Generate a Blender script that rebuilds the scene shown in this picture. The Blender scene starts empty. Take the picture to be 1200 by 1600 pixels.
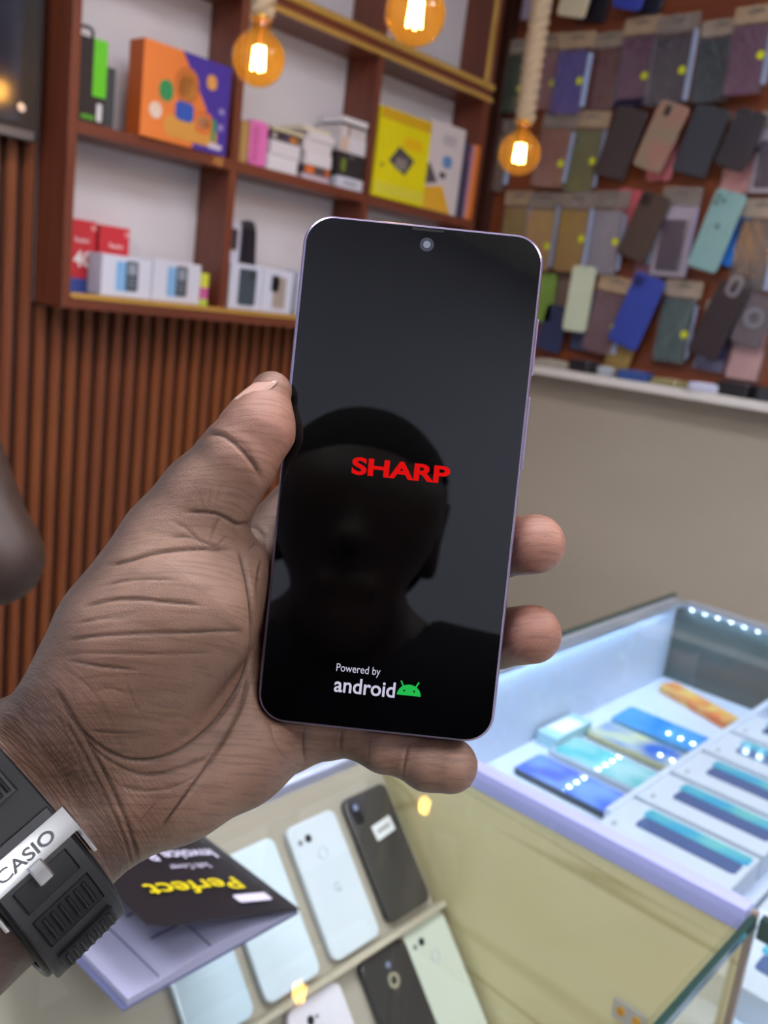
import bpy, bmesh, math, random
import numpy as np
from mathutils import Matrix, Vector
random.seed(7); np.random.seed(7)
SC = bpy.context.scene
COL = SC.collection

# ------------------------------------------------------------------ camera
FPX = 1415.4                                   # focal length in pixels of the 1200x1600 frame
_y, _p, _r = np.radians([40.7247, 12.7554, 7.1586])
_P = np.array([[1, 0, 0], [0, math.cos(_p), -math.sin(_p)], [0, math.sin(_p), math.cos(_p)]])
_Q = np.array([[math.cos(_r), -math.sin(_r), 0], [math.sin(_r), math.cos(_r), 0], [0, 0, 1]])
M3 = _Q @ _P @ np.array([[math.sin(_y), -math.cos(_y), 0], [0, 0, -1], [math.cos(_y), math.sin(_y), 0]])
EYE = np.array([0, 0, 1.45])
cam = bpy.data.cameras.new('camera')
camo = bpy.data.objects.new('camera', cam); COL.objects.link(camo)
cam.sensor_fit = 'VERTICAL'; cam.sensor_height = 32.0; cam.lens = FPX / 1600 * 32.0
cam.clip_start = 0.01; cam.clip_end = 50
Mw = Matrix.Identity(4)
for i in range(3):
    Mw[i][0] = M3[0][i]; Mw[i][1] = -M3[1][i]; Mw[i][2] = -M3[2][i]; Mw[i][3] = EYE[i]
camo.matrix_world = Mw
cam.dof.use_dof = True; cam.dof.focus_distance = 0.268; cam.dof.aperture_fstop = 13.5
SC.camera = camo

# ------------------------------------------------------------------ world, exposure
w = bpy.data.worlds.new('world'); SC.world = w; w.use_nodes = True
w.node_tree.nodes['Background'].inputs[0].default_value = (0.8, 0.88, 1, 1)
w.node_tree.nodes['Background'].inputs[1].default_value = 0.05
SC.view_settings.view_transform = 'Standard'; SC.view_settings.look = 'None'
SC.view_settings.exposure = 0.0; SC.view_settings.gamma = 1.0
SC.view_settings.use_curve_mapping = False
LAMP = 24.0                                    # ceiling panel emission

# ------------------------------------------------------------------ pixel rays (a pixel gives only a direction)
def ray(px, py): return M3.T @ np.array([(px - 600) / FPX, (py - 800) / FPX, 1.])
def onp(px, py, ax, v):
    r = ray(px, py); return EYE + r * ((v - EYE[ax]) / r[ax])
def at(px, py, d): return EYE + ray(px, py) * d
def cw(v):                                      # camera-frame millimetres -> world metres
    return EYE + (np.asarray(v, float) / 1000.0) @ M3
def wc(v): return ((np.asarray(v, float) - EYE) @ M3.T) * 1000.0
def V(px, py, d): return np.array([(px - 600) / FPX * d, (py - 800) / FPX * d, d])

# ------------------------------------------------------------------ materials
def hexc(h):
    h = h.lstrip('#'); o = []
    for i in (0, 2, 4):
        c = int(h[i:i + 2], 16) / 255.0
        o.append(c / 12.92 if c <= .04045 else ((c + .055) / 1.055) ** 2.4)
    return tuple(o) + (1.0,)
_mats = {}
def pm(name, col, rough=.5, metal=0.0, noise=.08, scale=30.0, bump=0.0, spec=.5, stretch=None, coat=0.0, col2=None, detail=3.0, trans=0.0, alpha=1.0):
    if name in _mats: return _mats[name]
    m = bpy.data.materials.new(name); m.use_nodes = True; _mats[name] = m
    nt = m.node_tree; b = nt.nodes['Principled BSDF']
    c = hexc(col) if isinstance(col, str) else tuple(col)
    b.inputs['Roughness'].default_value = rough; b.inputs['Metallic'].default_value = metal
    b.inputs['Specular IOR Level'].default_value = spec
    b.inputs['Coat Weight'].default_value = coat; b.inputs['Coat Roughness'].default_value = .06
    b.inputs['Transmission Weight'].default_value = trans; b.inputs['Alpha'].default_value = alpha
    tc = nt.nodes.new('ShaderNodeTexCoord'); mp = nt.nodes.new('ShaderNodeMapping')
    nt.links.new(tc.outputs['Object'], mp.inputs['Vector'])
    if stretch: mp.inputs['Scale'].default_value = stretch
    n = nt.nodes.new('ShaderNodeTexNoise'); n.inputs['Scale'].default_value = scale; n.inputs['Detail'].default_value = detail
    nt.links.new(mp.outputs[0], n.inputs['Vector'])
    r = nt.nodes.new('ShaderNodeValToRGB'); nt.links.new(n.outputs['Fac'], r.inputs[0])
    if col2:
        c2 = hexc(col2); r.color_ramp.elements[0].color = c; r.color_ramp.elements[1].color = c2
        r.color_ramp.elements[0].position = .35; r.color_ramp.elements[1].position = .65
    else:
        r.color_ramp.elements[0].color = tuple(x * (1 - noise) for x in c[:3]) + (1,)
        r.color_ramp.elements[1].color = tuple(min(1, x * (1 + noise)) for x in c[:3]) + (1,)
    nt.links.new(r.outputs[0], b.inputs['Base Color'])
    if bump:
        bp = nt.nodes.new('ShaderNodeBump'); bp.inputs['Strength'].default_value = bump; bp.inputs['Distance'].default_value = .002
        nt.links.new(n.outputs['Fac'], bp.inputs['Height']); nt.links.new(bp.outputs[0], b.inputs['Normal'])
    return m
def em(name, col, strength):
    if name in _mats: return _mats[name]
    m = bpy.data.materials.new(name); m.use_nodes = True; _mats[name] = m
    nt = m.node_tree; nt.nodes.remove(nt.nodes['Principled BSDF'])
    e = nt.nodes.new('ShaderNodeEmission'); e.inputs[0].default_value = hexc(col) if isinstance(col, str) else col
    e.inputs[1].default_value = strength
    nt.links.new(e.outputs[0], nt.nodes['Material Output'].inputs[0]); return m
def thin_glass(name, col, refl=1.0, rough=.0, body=0.0, bcol=None, crinkle=0.0):
    """thin pane: tinted transparency plus fresnel reflection, optional translucent body"""
    if name in _mats: return _mats[name]
    m = bpy.data.materials.new(name); m.use_nodes = True; _mats[name] = m
    nt = m.node_tree; nt.nodes.remove(nt.nodes['Principled BSDF'])
    t = nt.nodes.new('ShaderNodeBsdfTransparent'); t.inputs[0].default_value = hexc(col)
    g = nt.nodes.new('ShaderNodeBsdfGlossy'); g.inputs['Roughness'].default_value = rough
    if crinkle:
        tc = nt.nodes.new('ShaderNodeTexCoord'); nz = nt.nodes.new('ShaderNodeTexNoise'); nz.inputs['Scale'].default_value = crinkle; nz.inputs['Detail'].default_value = 2; nt.links.new(tc.outputs['Object'], nz.inputs['Vector'])
        bz = nt.nodes.new('ShaderNodeBump'); bz.inputs['Strength'].default_value = .9; bz.inputs['Distance'].default_value = .004; nt.links.new(nz.outputs['Fac'], bz.inputs['Height']); nt.links.new(bz.outputs[0], g.inputs['Normal'])
    fr = nt.nodes.new('ShaderNodeFresnel'); fr.inputs[0].default_value = 1.5
    mu = nt.nodes.new('ShaderNodeMath'); mu.operation = 'MULTIPLY'; mu.inputs[1].default_value = refl
    gm = nt.nodes.new('ShaderNodeNewGeometry'); iv = nt.nodes.new('ShaderNodeMath'); iv.operation = 'SUBTRACT'; iv.inputs[0].default_value = 1
    nt.links.new(gm.outputs['Backfacing'], iv.inputs[1]); m_2 = nt.nodes.new('ShaderNodeMath'); m_2.operation = 'MULTIPLY'
    nt.links.new(fr.outputs[0], m_2.inputs[0]); nt.links.new(iv.outputs[0], m_2.inputs[1]); nt.links.new(m_2.outputs[0], mu.inputs[0])   # one reflection per pane
    mx = nt.nodes.new('ShaderNodeMixShader'); nt.links.new(mu.outputs[0], mx.inputs[0])
    first = t
    if body:
        tl = nt.nodes.new('ShaderNodeBsdfTranslucent'); tl.inputs[0].default_value = hexc(bcol or col)
        df = nt.nodes.new('ShaderNodeBsdfDiffuse'); df.inputs[0].default_value = hexc(bcol or col)
        m0 = nt.nodes.new('ShaderNodeMixShader'); m0.inputs[0].default_value = .4
        nt.links.new(tl.outputs[0], m0.inputs[1]); nt.links.new(df.outputs[0], m0.inputs[2])
        m1 = nt.nodes.new('ShaderNodeMixShader'); m1.inputs[0].default_value = body
        nt.links.new(t.outputs[0], m1.inputs[1]); nt.links.new(m0.outputs[0], m1.inputs[2]); first = m1
    nt.links.new(first.outputs[0], mx.inputs[1]); nt.links.new(g.outputs[0], mx.inputs[2])
    nt.links.new(mx.outputs[0], nt.nodes['Material Output'].inputs[0]); return m

# ------------------------------------------------------------------ objects
def mesh(name, vs, fs, smooth=False):
    me = bpy.data.meshes.new(name); me.from_pydata([tuple(map(float, v)) for v in vs], [], fs); me.update()
    if smooth: me.polygons.foreach_set('use_smooth', [True] * len(me.polygons))
    return me
def put(name, me, mat=None, parent=None, loc=None, rot=None, mtx=None):
    o = bpy.data.objects.new(name, me); COL.objects.link(o)
    if mat and me is not None:
        if len(me.materials) == 0: me.materials.append(mat)
    if parent: o.parent = parent
    if mtx is not None: o.matrix_local = mtx
    if loc is not None: o.location = loc
    if rot is not None: o.rotation_euler = rot
    return o
def tag(o, label, cat, group=None):
    o['label'] = label; o['category'] = cat
    if group: o['group'] = group
    return o
def struct(o): o['kind'] = 'structure'; return o
def thing(name, label, cat, loc=(0, 0, 0), group=None, mtx=None, rot=None):
    return tag(put(name, None, loc=None if mtx is not None else loc, mtx=mtx, rot=rot), label, cat, group)
def frame(o, x, y, z):
    m = Matrix.Identity(4)
    for i in range(3): m[i][0] = x[i]; m[i][1] = y[i]; m[i][2] = z[i]; m[i][3] = o[i]
    return m
def nrm(v): v = np.asarray(v, float); return v / np.linalg.norm(v)
def box(x0, x1, y0, y1, z0, z1):
    v = [(x, y, z) for x in (x0, x1) for y in (y0, y1) for z in (z0, z1)]
    return v, [(0, 1, 3, 2), (4, 6, 7, 5), (0, 4, 5, 1), (2, 3, 7, 6), (0, 2, 6, 4), (1, 5, 7, 3)]
def bbox(name, x0, x1, y0, y1, z0, z1, mat, parent=None, bev=0.0):
    """box, optionally bevelled; world-space coordinates unless parented"""
    c = ((x0 + x1) / 2, (y0 + y1) / 2, (z0 + z1) / 2)
    v, f = box(x0 - c[0], x1 - c[0], y0 - c[1], y1 - c[1], z0 - c[2], z1 - c[2])
    me = mesh(name, v, f)
    if bev:
        bm = bmesh.new(); bm.from_mesh(me)
        bmesh.ops.bevel(bm, geom=bm.edges[:], offset=bev, segments=2, affect='EDGES', profile=.6); bm.to_mesh(me); bm.free()
    return put(name, me, mat, parent, loc=c)
def rr_outline(wd, ht, r, seg=5):
    r = min(r, wd / 2 - 1e-6, ht / 2 - 1e-6); pts = []
    for cx, cy, a0 in ((wd / 2 - r, ht / 2 - r, 0), (-wd / 2 + r, ht / 2 - r, 90), (-wd / 2 + r, -ht / 2 + r, 180), (wd / 2 - r, -ht / 2 + r, 270)):
        for k in range(seg + 1):
            a = math.radians(a0 + 90 * k / seg); pts.append((cx + r * math.cos(a), cy + r * math.sin(a)))
    return pts
def rr(wd, ht, t, r, bev=.0, seg=5, z0=0.0):
    """rounded rectangular slab lying in xy, from z0 to z0+t, softened rims"""
    lay = [(bev, 0), (bev * .3, bev * .3), (0, bev), (0, t - bev), (bev * .3, t - bev * .3), (bev, t)] if bev else [(0, 0), (0, t)]
    vs = []; fs = []
    for ins, z in lay: vs += [(x, y, z0 + z) for x, y in rr_outline(wd - 2 * ins, ht - 2 * ins, max(r - ins, 1e-4), seg)]
    n = 4 * (seg + 1)
    for k in range(len(lay) - 1):
        for i in range(n):
            j = (i + 1) % n; fs.append((k * n + i, k * n + j, (k + 1) * n + j, (k + 1) * n + i))
    fs.append(tuple(range(n))[::-1]); fs.append(tuple(range((len(lay) - 1) * n, len(lay) * n)))
    return vs, fs
def slab(name, wd, ht, t, r, mat, parent=None, loc=(0, 0, 0), bev=0.0, seg=5, rot=None):
    return put(name, mesh(name, *rr(wd, ht, t, r, bev, seg)), mat, parent, loc=loc, rot=rot)
def disc(name, r, t, mat, parent, loc, n=16, inner=0.0, rot=None):
    vs = []; fs = []
    if inner:
        for rad, z in ((r, 0), (r, t), (inner, t), (inner, 0)):
            vs += [(rad * math.cos(2 * math.pi * k / n), rad * math.sin(2 * math.pi * k / n), z) for k in range(n)]
        for q in range(4):
            for k in range(n):
                a = q * n + k; b = q * n + (k + 1) % n; c = ((q + 1) % 4) * n + (k + 1) % n; d = ((q + 1) % 4) * n + k
                fs.append((a, b, c, d))
    else:
        for z in (0, t): vs += [(r * math.cos(2 * math.pi * k / n), r * math.sin(2 * math.pi * k / n), z) for k in range(n)]
        for k in range(n): fs.append((k, (k + 1) % n, n + (k + 1) % n, n + k))
        fs.append(tuple(range(n))[::-1]); fs.append(tuple(range(n, 2 * n)))
    return put(name, mesh(name, vs, fs), mat, parent, loc=loc, rot=rot)
def tube(pts, r, n=8, cap=True):
    pts = [np.asarray(p, float) for p in pts]; rs = r if hasattr(r, '__len__') else [r] * len(pts)
    vs = []; fs = []; up = None
    for i, p in enumerate(pts):
        d = nrm(pts[min(i + 1, len(pts) - 1)] - pts[max(i - 1, 0)])
        if up is None: up = nrm(np.cross(d, [.3, .5, .8]))
        up = nrm(up - d * up.dot(d)); s = np.cross(d, up)
        for k in range(n):
            a = 2 * math.pi * k / n; vs.append(p + rs[i] * (math.cos(a) * up + math.sin(a) * s))
    for i in range(len(pts) - 1):
        for k in range(n): fs.append((i * n + k, i * n + (k + 1) % n, (i + 1) * n + (k + 1) % n, (i + 1) * n + k))
    if cap: fs.append(tuple(range(n))[::-1]); fs.append(tuple(range((len(pts) - 1) * n, len(pts) * n)))
    return vs, fs
def lathe(prof, n=24):
    vs = []; fs = []
    for r, z in prof: vs += [(r * math.cos(2 * math.pi * k / n), r * math.sin(2 * math.pi * k / n), z) for k in range(n)]
    for i in range(len(prof) - 1):
        for k in range(n): fs.append((i * n + k, i * n + (k + 1) % n, (i + 1) * n + (k + 1) % n, (i + 1) * n + k))
    return vs, fs
def text(name, s, size, mat, parent, mtx, bold=0.0, sx=1.0, ext=0.0, fit=None, align='CENTER', spacing=1.0):
    """lettering as flat mesh geometry; fit = (width, height) stretches it to a real size"""
    cu = bpy.data.curves.new(name, 'FONT'); cu.body = s; cu.size = size; cu.align_x = align; cu.align_y = 'CENTER'
    cu.offset = bold; cu.extrude = ext; cu.space_character = spacing
    tmp = bpy.data.objects.new(name, cu); COL.objects.link(tmp)
    bpy.context.view_layer.update()
    me = bpy.data.meshes.new_from_object(tmp.evaluated_get(bpy.context.evaluated_depsgraph_get()))
    bpy.data.objects.remove(tmp); me.name = name
    co = np.array([v.co for v in me.vertices])
    if fit:
        lo = co.min(0); hi = co.max(0); c = (lo + hi) / 2
        co[:, 0] = (co[:, 0] - c[0]) * fit[0] / (hi[0] - lo[0]); co[:, 1] = (co[:, 1] - c[1]) * fit[1] / (hi[1] - lo[1])
    else: co[:, 0] *= sx
    me.vertices.foreach_set('co', co.ravel()); me.update()
    return put(name, me, mat, parent, mtx=mtx)
def T(x=0, y=0, z=0): return Matrix.Translation((x, y, z))
def RZ(a): return Matrix.Rotation(math.radians(a), 4, 'Z')

# ================================================================== THE ROOM
XR, YL, XB, YB, ZC = 2.50, 1.977, -1.85, -3.6, 2.9
def wood(name, c1, c2, c3, rough=.45, axis='Z', freq=1.0, coat=.0):
    m = bpy.data.materials.new(name); m.use_nodes = True; _mats[name] = m
    nt = m.node_tree; b = nt.nodes['Principled BSDF']; b.inputs['Roughness'].default_value = rough; b.inputs['Coat Weight'].default_value = coat
    tc = nt.nodes.new('ShaderNodeTexCoord'); mp = nt.nodes.new('ShaderNodeMapping'); oi = nt.nodes.new('ShaderNodeObjectInfo')
    nt.links.new(tc.outputs['Object'], mp.inputs['Vector']); nt.links.new(oi.outputs['Random'], mp.inputs['Location'])
    mp.inputs['Scale'].default_value = {'Z': (60, 60, 3), 'X': (3, 60, 60), 'Y': (60, 3, 60)}[axis]
    n = nt.nodes.new('ShaderNodeTexNoise'); n.inputs['Scale'].default_value = freq; n.inputs['Detail'].default_value = 4; n.inputs['Distortion'].default_value = .4
    nt.links.new(mp.outputs[0], n.inputs['Vector'])
    r = nt.nodes.new('ShaderNodeValToRGB'); r.color_ramp.elements[0].color = hexc(c1); r.color_ramp.elements[1].color = hexc(c2)
    r.color_ramp.elements[0].position = .3; r.color_ramp.elements[1].position = .7
    nt.links.new(n.outputs['Fac'], r.inputs[0])
    mx = nt.nodes.new('ShaderNodeMix'); mx.data_type = 'RGBA'; mx.inputs[7].default_value = hexc(c3)
    mu = nt.nodes.new('ShaderNodeMath'); mu.operation = 'MULTIPLY'; mu.inputs[1].default_value = .45
    nt.links.new(oi.outputs['Random'], mu.inputs[0]); nt.links.new(mu.outputs[0], mx.inputs[0])
    nt.links.new(r.outputs[0], mx.inputs[6]); nt.links.new(mx.outputs[2], b.inputs['Base Color'])
    bp = nt.nodes.new('ShaderNodeBump'); bp.inputs['Strength'].default_value = .15; bp.inputs['Distance'].default_value = .001
    nt.links.new(n.outputs['Fac'], bp.inputs['Height']); nt.links.new(bp.outputs[0], b.inputs['Normal'])
    return m
m_white = pm('white_paint', '#e4e2e0', .7, noise=.03, scale=6)
m_ceil = pm('ceiling_paint', '#ecebe8', .8, noise=.02, scale=6)
m_floor = pm('floor_tile', '#b9b2a4', .35, noise=.08, scale=4)
m_beige = pm('beige_laminate', '#aba192', .55, noise=.16, scale=2.2, detail=5, stretch=(1, .5, 1.6))
m_slat = wood('slat_wood', '#743a1b', '#8e5027', '#6b3828', .42)
m_mah = wood('mahogany', '#5e2c1c', '#7a3d26', '#6a3424', .4, 'X', .8, .1)
m_mahv = wood('mahogany_upright', '#5e2c1c', '#7a3d26', '#6a3424', .4, 'Z', .8, .1)
m_board = wood('board_wood', '#642f18', '#844524', '#70351a', .4, 'Y', .5)
m_back = pm('slat_backing', '#34170f', .7)

struct(bbox('floor', XB - .1, XR + .1, YB - .1, YL + .1, -.1, 0, m_floor))
struct(bbox('ceiling', XB - .1, XR + .1, YB - .1, YL + .1, ZC, ZC + .1, m_ceil))
wl = struct(bbox('wall_left', XB - .1, XR + .1, YL, YL + .1, 0, ZC, m_white))
wr = struct(bbox('wall_right', XR, XR + .1, YB, YL, 0, ZC, m_white))
struct(bbox('wall_rear', XB - .1, XB, YB, YL, 0, ZC, pm('cool_paint', '#cdd4e8', .7, noise=.02, scale=5)))
struct(bbox('wall_entrance', XB - .1, XR + .1, YB - .1, YB, 0, ZC, m_white))
# slatted panelling on the shelf wall: backing board plus one object per slat
off = Vector(wl.location)
def child_of(o, par): o.parent = par; o.location = Vector(o.location) - Vector(par.location); return o
child_of(bbox('slat_backing', .30, XR, YL - .006, YL, 0, ZC, m_back), wl)
PITCH, SW = .0389, .0230
sv, sf = rr(SW, 2.0, .014, .004, .003, 3)
long_me = None; low_me = None
x = .3626
def slat_mesh(h):
    v, f = box(-SW / 2, SW / 2, -.016, 0, 0, h); me = mesh('slat', v, f)
    bm = bmesh.new(); bm.from_mesh(me)
    es = [e for e in bm.edges if abs(e.verts[0].co.z - e.verts[1].co.z) > .1 and e.verts[0].co.y < -.01]
    bmesh.ops.bevel(bm, geom=es, offset=.003, segments=2, affect='EDGES'); bm.to_mesh(me); bm.free(); me.materials.append(m_slat); return me
long_me = slat_mesh(ZC - .01); low_me = slat_mesh(1.355)
while x < 2.44:
    o = put('slat', long_me if x < 1.0 else low_me, None, wl, loc=(x - off.x, YL - .006 - off.y, .002 - off.z)); x += PITCH

# accessory wall: dark board above, white ledge, beige cabinet front below
bd = struct(bbox('wall_board', XR - .012, XR, -1.2, YL - .01, 1.345, ZC - .005, m_board)); bd.name = 'trim_1'
tr = struct(bbox('trim_2', XR - .05, XR - .012, YL - .135, YL - .012, 1.345, ZC - .005, pm('dark_corner', '#3a1c14', .5)))
led = tag(bbox('wall_ledge', 2.355, XR - .013, -1.2, 1.835, 1.306, 1.330, pm('ledge_white', '#d2cdca', .45, noise=.04), bev=.003), 'long white ledge under the hanging phone cases', 'shelf')
cab = thing('base_cabinet', 'beige laminate cabinet front below the white ledge', 'cabinet', (2.44, .3, 0))
bbox('cabinet_body', 0, .058, -1.5, 1.645, 0.08, 1.305, m_beige, cab, .002)
bbox('toe_kick', .02, .058, -1.5, 1.645, 0, .0795, m_back, cab)

# ------------------------------------------------------------------ ceiling lamps
m_lamp = em('lamp_diffuser', (.955, .96, 1, 1), LAMP)
m_alu = pm('aluminium', '#c9c9cc', .35, .8, noise=.03)
def panel(x, y, lab):
    t = thing('ceiling_light', lab, 'lamp', (x, y, ZC), 'square ceiling light panels')
    for dx, dy, wx, wy in ((0, .31, .64, .02), (0, -.31, .64, .02), (.31, 0, .02, .60), (-.31, 0, .02, .60)):
        bbox('frame', dx - wx / 2, dx + wx / 2, dy - wy / 2, dy + wy / 2, -.03, 0, m_alu, t)
    bbox('diffuser', -.3, .3, -.3, .3, -.024, -.004, m_lamp, t)
for x, y, l in ((.55, .35, 'square white ceiling light panel above the glass counter'), (-.75, .35, 'square white ceiling light panel near the rear wall'),
                (.55, -1.35, 'square white ceiling light panel halfway to the entrance wall'), (-.75, -2.4, 'square white ceiling light panel by the entrance wall'),
                (1.75, -.6, 'square white ceiling light panel by the accessory wall')):
    panel(x, y, l)

# ------------------------------------------------------------------ pendant bulbs
m_amber = thin_glass('amber_glass', '#f0ca7c', .9, .02, .075, '#e6b450')
m_fil = em('filament', '#ffd9a0', 110)
m_rope = pm('hemp_rope', '#a08a70', .9, noise=.25, scale=200, bump=.4)
m_brass = pm('brass_cap', '#c08c3a', .35, .7)
def bulb(px, py, wpx, lab, dia=.095):
    P = at(px, py, FPX * dia / wpx); R = dia / 2
    t = thing('pendant_bulb', lab, 'light bulb', tuple(P), 'amber pendant bulbs')
    prof = [(.0005, -R)] + [(R * math.sin(a), -R * math.cos(a)) for a in np.linspace(.12, 2.5, 18)] + [(.0175, R * 1.0), (.0165, R * 1.25), (.0165, R * 1.38)]
    put('glass_globe', mesh('glass_globe', *lathe(prof, 32), smooth=True), m_amber, t)
    vs = []; fs = []
    for k in range(4):
        a = math.pi / 2 * k + .6; x, y = .0105 * math.cos(a), .0105 * math.sin(a)
        v, f = tube([(x, y, -R * .40), (x * .8, y * .8, R * .42)], .0022, 6); fs += [tuple(i + len(vs) for i in q) for q in f]; vs += v
    put('filament', mesh('filament', vs, fs), m_fil, t)
    put('filament_stem', mesh('filament_stem', *tube([(0, 0, R * .42), (0, 0, R * 1.3)], [.002, .006], 8)), m_brass, t)
    put('screw_cap', mesh('screw_cap', *lathe([(.0005, R * 1.28), (.018, R * 1.30), (.0185, R * 1.5), (.0005, R * 1.55)], 20), smooth=True), m_brass, t)
    vs = []; fs = []; z0 = R * 1.42; top = ZC - P[2] - .02
    for k in range(3):
        pts = []
        for i in range(90):
            z = z0 + (top - z0) * i / 89; rr_ = .0125; a = k * 2.094 + z * 95
            pts.append((rr_ * math.cos(a), rr_ * math.sin(a), z))
        v, f = tube(pts, .0125, 7); fs += [tuple(i + len(vs) for i in q) for q in f]; vs += v
    put('rope_cord', mesh('rope_cord', vs, fs, smooth=True), m_rope, t)
    put('ceiling_rose', mesh('ceiling_rose', *lathe([(.0005, top - .005), (.045, top - .005), (.05, top + .02), (.0005, top + .02)], 24)), m_brass, t)
bulb(404, 92, 82, 'amber globe bulb on a rope cord hanging in front of the shelf divider')
bulb(649, 22, 94, 'largest amber globe bulb hanging in front of the upper shelf compartment')
bulb(812, 240, 65, 'small amber globe bulb hanging in front of the phone cases')

# ------------------------------------------------------------------ shelving unit
YF, YK = 1.84, 1.968
m_gold = pm('gold_trim', '#cfa352', .25, .35, noise=.1)
su = thing('shelving_unit', 'dark brown wooden wall shelf with compartments and gold trim', 'shelf', (1.70, YK, 1.362))
def sp(name, x0, x1, y0, y1, z0, z1, m, bev=.0015): return bbox(name, x0 - 1.70, x1 - 1.70, y0 - YK, y1 - YK, z0 - 1.362, z1 - 1.362, m, su, bev)
sp('back_panel', 1.006, 2.399, YK - .006, YK - .001, 1.364, 2.548, pm('shelf_back_white', '#d2ced4', .6, noise=.04, scale=8), 0)
sp('side_panel', 1.005, 1.025, YF, YK - .006, 1.362, 2.55, m_mahv); sp('side_panel', 2.37, 2.40, YF, YK - .006, 1.362, 2.55, m_mahv)
sp('shelf_board', 1.0252, 2.3698, YF, YK - .0065, 1.362, 1.384, m_mah); sp('shelf_board', 1.0252, 2.3698, YF, YK - .0065, 1.718, 1.743, m_mah)
sp('shelf_board', 1.0252, 2.3698, YF, YK - .0065, 2.095, 2.138, m_mah); sp('shelf_board', 1.0252, 2.3698, YF, YK - .0065, 2.53, 2.55, m_mah)
for xd in (1.424, 1.888):
    for z0, z1 in ((1.3842, 1.7178), (1.7432, 2.0948)): sp('divider', xd, xd + .021, YF + .001, YK - .0065, z0, z1, m_mahv)
sp('divider', 1.888, 1.909, YF + .001, YK - .0065, 2.1382, 2.5298, m_mahv)
sp('gold_trim', 1.026, 2.37, YF - .004, YF + .014, 1.3842, 1.3955, m_gold, .001)
sp('gold_trim', 1.02, 2.40, YF - .008, YF, 2.094, 2.108, m_gold, .002); sp('gold_trim', 1.02, 2.40, YF - .008, YF, 2.128, 2.146, m_gold, .002)
sp('gold_trim', 2.352, 2.37, YF - .006, YF + .004, 2.1465, 2.55, m_gold, .002)

# wall television at the edge of the shelf
tv = thing('television', 'dark flat screen on the slatted wall beside the shelf', 'television', (.60, YL - .022, 1.69))
bbox('housing', -.34, .378, -.045, 0, 0, .42, pm('tv_black', '#15151a', .4), tv, .004)
bbox('screen', -.325, .335, -.048, -.044, .03, .405, pm('tv_screen', '#2b2d3a', .12, spec=.6), tv)
bbox('bottom_bezel', -.34, .366, -.05, -.045, .0, .018, pm('tv_bezel', '#6b6a70', .35, .5), tv, .001)
p = onp(33, 168, 1, YL - .07)
disc('glint_disc', .0085, .002, pm('glint_silver', '#e8e8ea', .15, .6), tv, (p[0] - .60, -.048, p[2] - 1.69), rot=(math.pi / 2, 0, 0))  # pale disc stands in for a lamp's reflection on the screen

# ================================================================== THINGS ON THE SHELVES
ZB, ZM = 1.3845, 1.7435
def carton(name, lab, x0, x1, h, z, col, Y=1.852, d=.06, cat='box', group=None, rough=.5, tilt=0, bev=.0015):
    """a closed retail carton standing on a shelf: body with a separate lid line"""
    t = thing(name, lab, cat, ((x0 + x1) / 2, Y, z), group)
    if tilt: t.rotation_euler = (0, 0, math.radians(tilt))
    wd = x1 - x0
    m = pm('carton_' + col.strip('#'), col, rough, noise=.04, scale=15)
    bbox('carton_body', -wd / 2, wd / 2, 0, d, 0, h, m, t, bev)
    return t
def face(t, name, x, z, wd, ht, col, r=.002, proud=.0008, rough=.5, lab=None):
    """printed shape lying on the front of a carton (x,z from its base centre)"""
    o = slab(name, wd, ht, proud, r, pm('print_' + col.strip('#'), col, rough, noise=.05), t, loc=(x, 0, z), rot=(math.pi / 2, 0, 0))
    return o
def fm(x, z, y=-.0012): return Matrix.Translation((x, y, z)) @ Matrix.Rotation(math.pi / 2, 4, 'X')
m_txtw = pm('print_white', '#f2f0f0', .5); m_txtk = pm('print_black', '#17171a', .5)

# upper left compartment
t = carton('power_bank_box', 'black and bright green hang-tab box standing on the shelf', 1.030, 1.092, .165, ZM, '#1d1a1c', d=.05)
bbox('green_sleeve', .0005, .0315, -.001, .051, .055, .166, pm('lime', '#5fc41c', .4), t, .001); face(t, 'green_stripe', -.008, .012, .03, .008, '#4f9e1c'); face(t, 'barcode', .018, .025, .012, .035, '#c9c9cc')
put('hang_tab', mesh('hang_tab', *tube([(-.02, .025, .164), (-.02, .025, .183), (-.012, .025, .188), (.004, .025, .188), (.010, .025, .183), (.010, .025, .164)], .0035, 6)), pm('tab_black', '#151515', .5), t)
carton('charger_box', 'slim dark grey box between green box and orange tablet box', 1.096, 1.128, .125, ZM, '#3c4046', Y=1.875, d=.05)
t = carton('tablet_box', 'large orange and purple tablet box with a colourful picture', 1.165, 1.402, .195, ZM, '#e8813a', Y=1.833, d=.055, tilt=2)
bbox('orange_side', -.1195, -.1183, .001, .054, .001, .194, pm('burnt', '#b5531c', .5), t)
v = [(-.02, 0, .195), (.1185, 0, .195), (.1185, 0, .0), (.02, 0, .0), (.055, 0, .09)]; v = [(a, -.0006, c) for a, _, c in v] + [(a, .0, c) for a, _, c in v]
put('purple_field', mesh('purple_field', v, [(0, 1, 2, 3, 4), (9, 8, 7, 6, 5), (0, 5, 6, 1), (1, 6, 7, 2), (2, 7, 8, 3), (3, 8, 9, 4), (4, 9, 5, 0)]), pm('violet', '#47329b', .5), t)
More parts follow.
